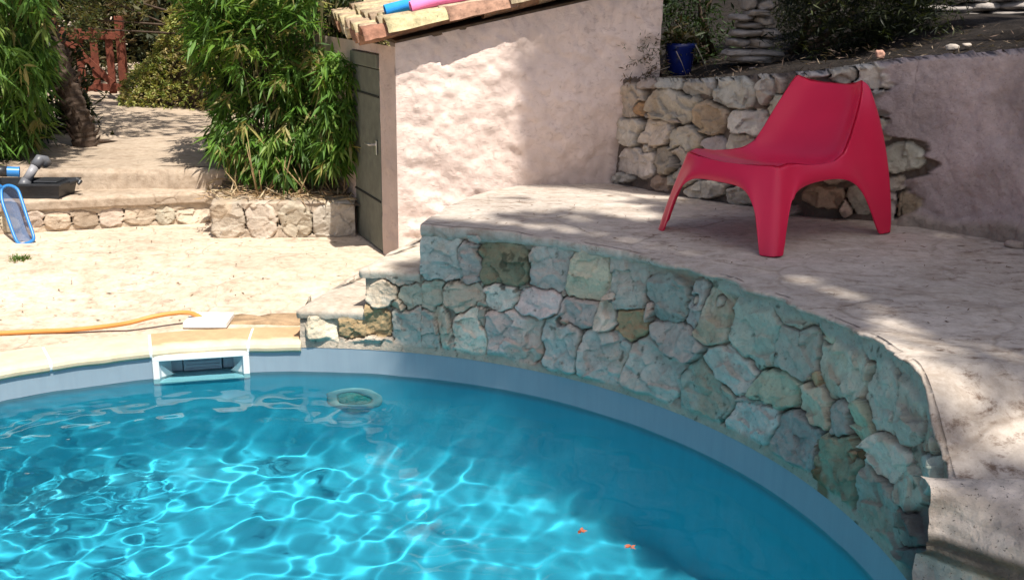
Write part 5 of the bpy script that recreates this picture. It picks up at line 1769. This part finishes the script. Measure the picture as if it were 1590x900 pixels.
# gaps in the crown: where sun patches reach the terrace
land = cpos - S[None] * ((cpos[:, 2:3] - .64) / S[2])
gx, gy = proj(land)
gap_ = np.zeros(n, bool)
isch = np.zeros(n, bool); isch[CHN - 1700:CHN] = True
for (cx, cy, rx, ry, an) in ((1290, 462, 60, 9, 22), (1385, 520, 95, 26, 32), (1440, 572, 40, 20, 40), (1500, 590, 60, 10, 5), (1570, 628, 42, 10, 5), (1505, 650, 52, 12, 5), (1475, 690, 30, 12, 10), (1570, 700, 50, 12, 8),
                             (1460, 640, 30, 12, 0), (1540, 560, 50, 6, 5), (1500, 715, 40, 9, 5), (760, 330, 60, 7, -8), (860, 318, 70, 6, -5), (960, 330, 50, 7, 8), (930, 300, 60, 5, 0), (1000, 345, 40, 6, 12)):
    ca, sa = math.cos(math.radians(an)), math.sin(math.radians(an))
    dx, dy = gx - cx, gy - cy
    gap_ |= ((dx * ca + dy * sa) / (rx + 19)) ** 2 + ((-dx * sa + dy * ca) / (ry + 11)) ** 2 < 1
cpos = cpos[~gap_ | isch]; n = len(cpos)
pine = empty('shade_pine', (6.6, -4.6, 0), 'tall pine outside the view whose crown shades the terrace', 'tree')
nl = 3
base = np.repeat(cpos, nl, 0); d = rng.normal(0, 1, base.shape)
V, Fx, Cx = leaves(base, d, rng.uniform(.12, .22, len(base)), rng.uniform(.06, .10, len(base)), .0, np.array([(.04, .06, .02), (.05, .075, .025)])[rng.integers(0, 2, len(base))])
mesh('crown', V, Fx, M['leaf'], pine, False, Cx)
mb = MB(); cc_ = cpos.mean(0)
tr0 = np.array([6.6, -4.6, -.1]); ctop = np.array([*cc_[:2], 11.5])
mb.tube([tr0, tr0 + (0, .1, 3), tr0 + (-.1, .2, 6.5), tr0 * .6 + ctop * .4 + (0, 0, 3.4), ctop], [.26, .22, .18, .13, .05], 14)
mb.build('trunk', M['pine_bark'], pine, True)
mb = MB()
for k in range(26):
    a = tr0 * .75 + ctop * .25; a[2] = rng.uniform(6.5, 8.5)
    b = cpos[rng.integers(0, n)]
    mb.tube([a, (a + b) / 2 + (0, 0, .1), b], [.05, .03, .01], 6)
mb.build('limb', M['pine_bark'], pine, True)

# a second crown left behind the view throws the dapples over the path
shade = []
shade_poly([(140, 172), (330, 178), (345, 205), (200, 215), (130, 195)], zsurf(ZP), 150)
shade_poly([(60, 180), (140, 190), (130, 250), (60, 262), (20, 240)], zsurf(ZP), 240)
shade_poly([(90, -40), (260, -60), (200, 60), (90, 60)], ysurf(11.5), 120)
shade_poly([(40, 60), (110, 60), (150, 230), (60, 250)], ysurf(9.3), 200)
sh = np.array(shade); n = len(sh)
t_ = (rng.uniform(4.2, 5.6, n) - sh[:, 2]) / S[2]
cp2 = sh + S[None] * t_[:, None]
tr2 = empty('garden_tree', (-6.3, 5.5, .1), 'leafy garden tree outside the view on the left that dapples the path', 'tree')
base = np.repeat(cp2, 3, 0)
V, Fx, Cx = leaves(base, rng.normal(0, 1, base.shape), rng.uniform(.09, .17, len(base)), rng.uniform(.04, .07, len(base)), 0, np.tile(np.array((.06, .09, .025)), (len(base), 1)))
mesh('crown', V, Fx, M['leaf'], tr2, False, Cx)
mb = MB(); c2 = cp2.mean(0)
mb.tube([(-6.3, 5.5, 0), (-6.2, 5.6, 1.5), (-5.6, 5.9, 3.0), tuple(c2)], [.12, .10, .08, .03], 12)
mb.build('trunk', M['bark'], tr2, True)
mb = MB()
for k in range(14):
    b = cp2[rng.integers(0, n)]; a = np.array([-5.7, 5.85, rng.uniform(2.6, 3.2)])
    mb.tube([a, (a + b) / 2 + (0, 0, .1), b], [.03, .018, .006], 6)
mb.build('limb', M['bark'], tr2, True)
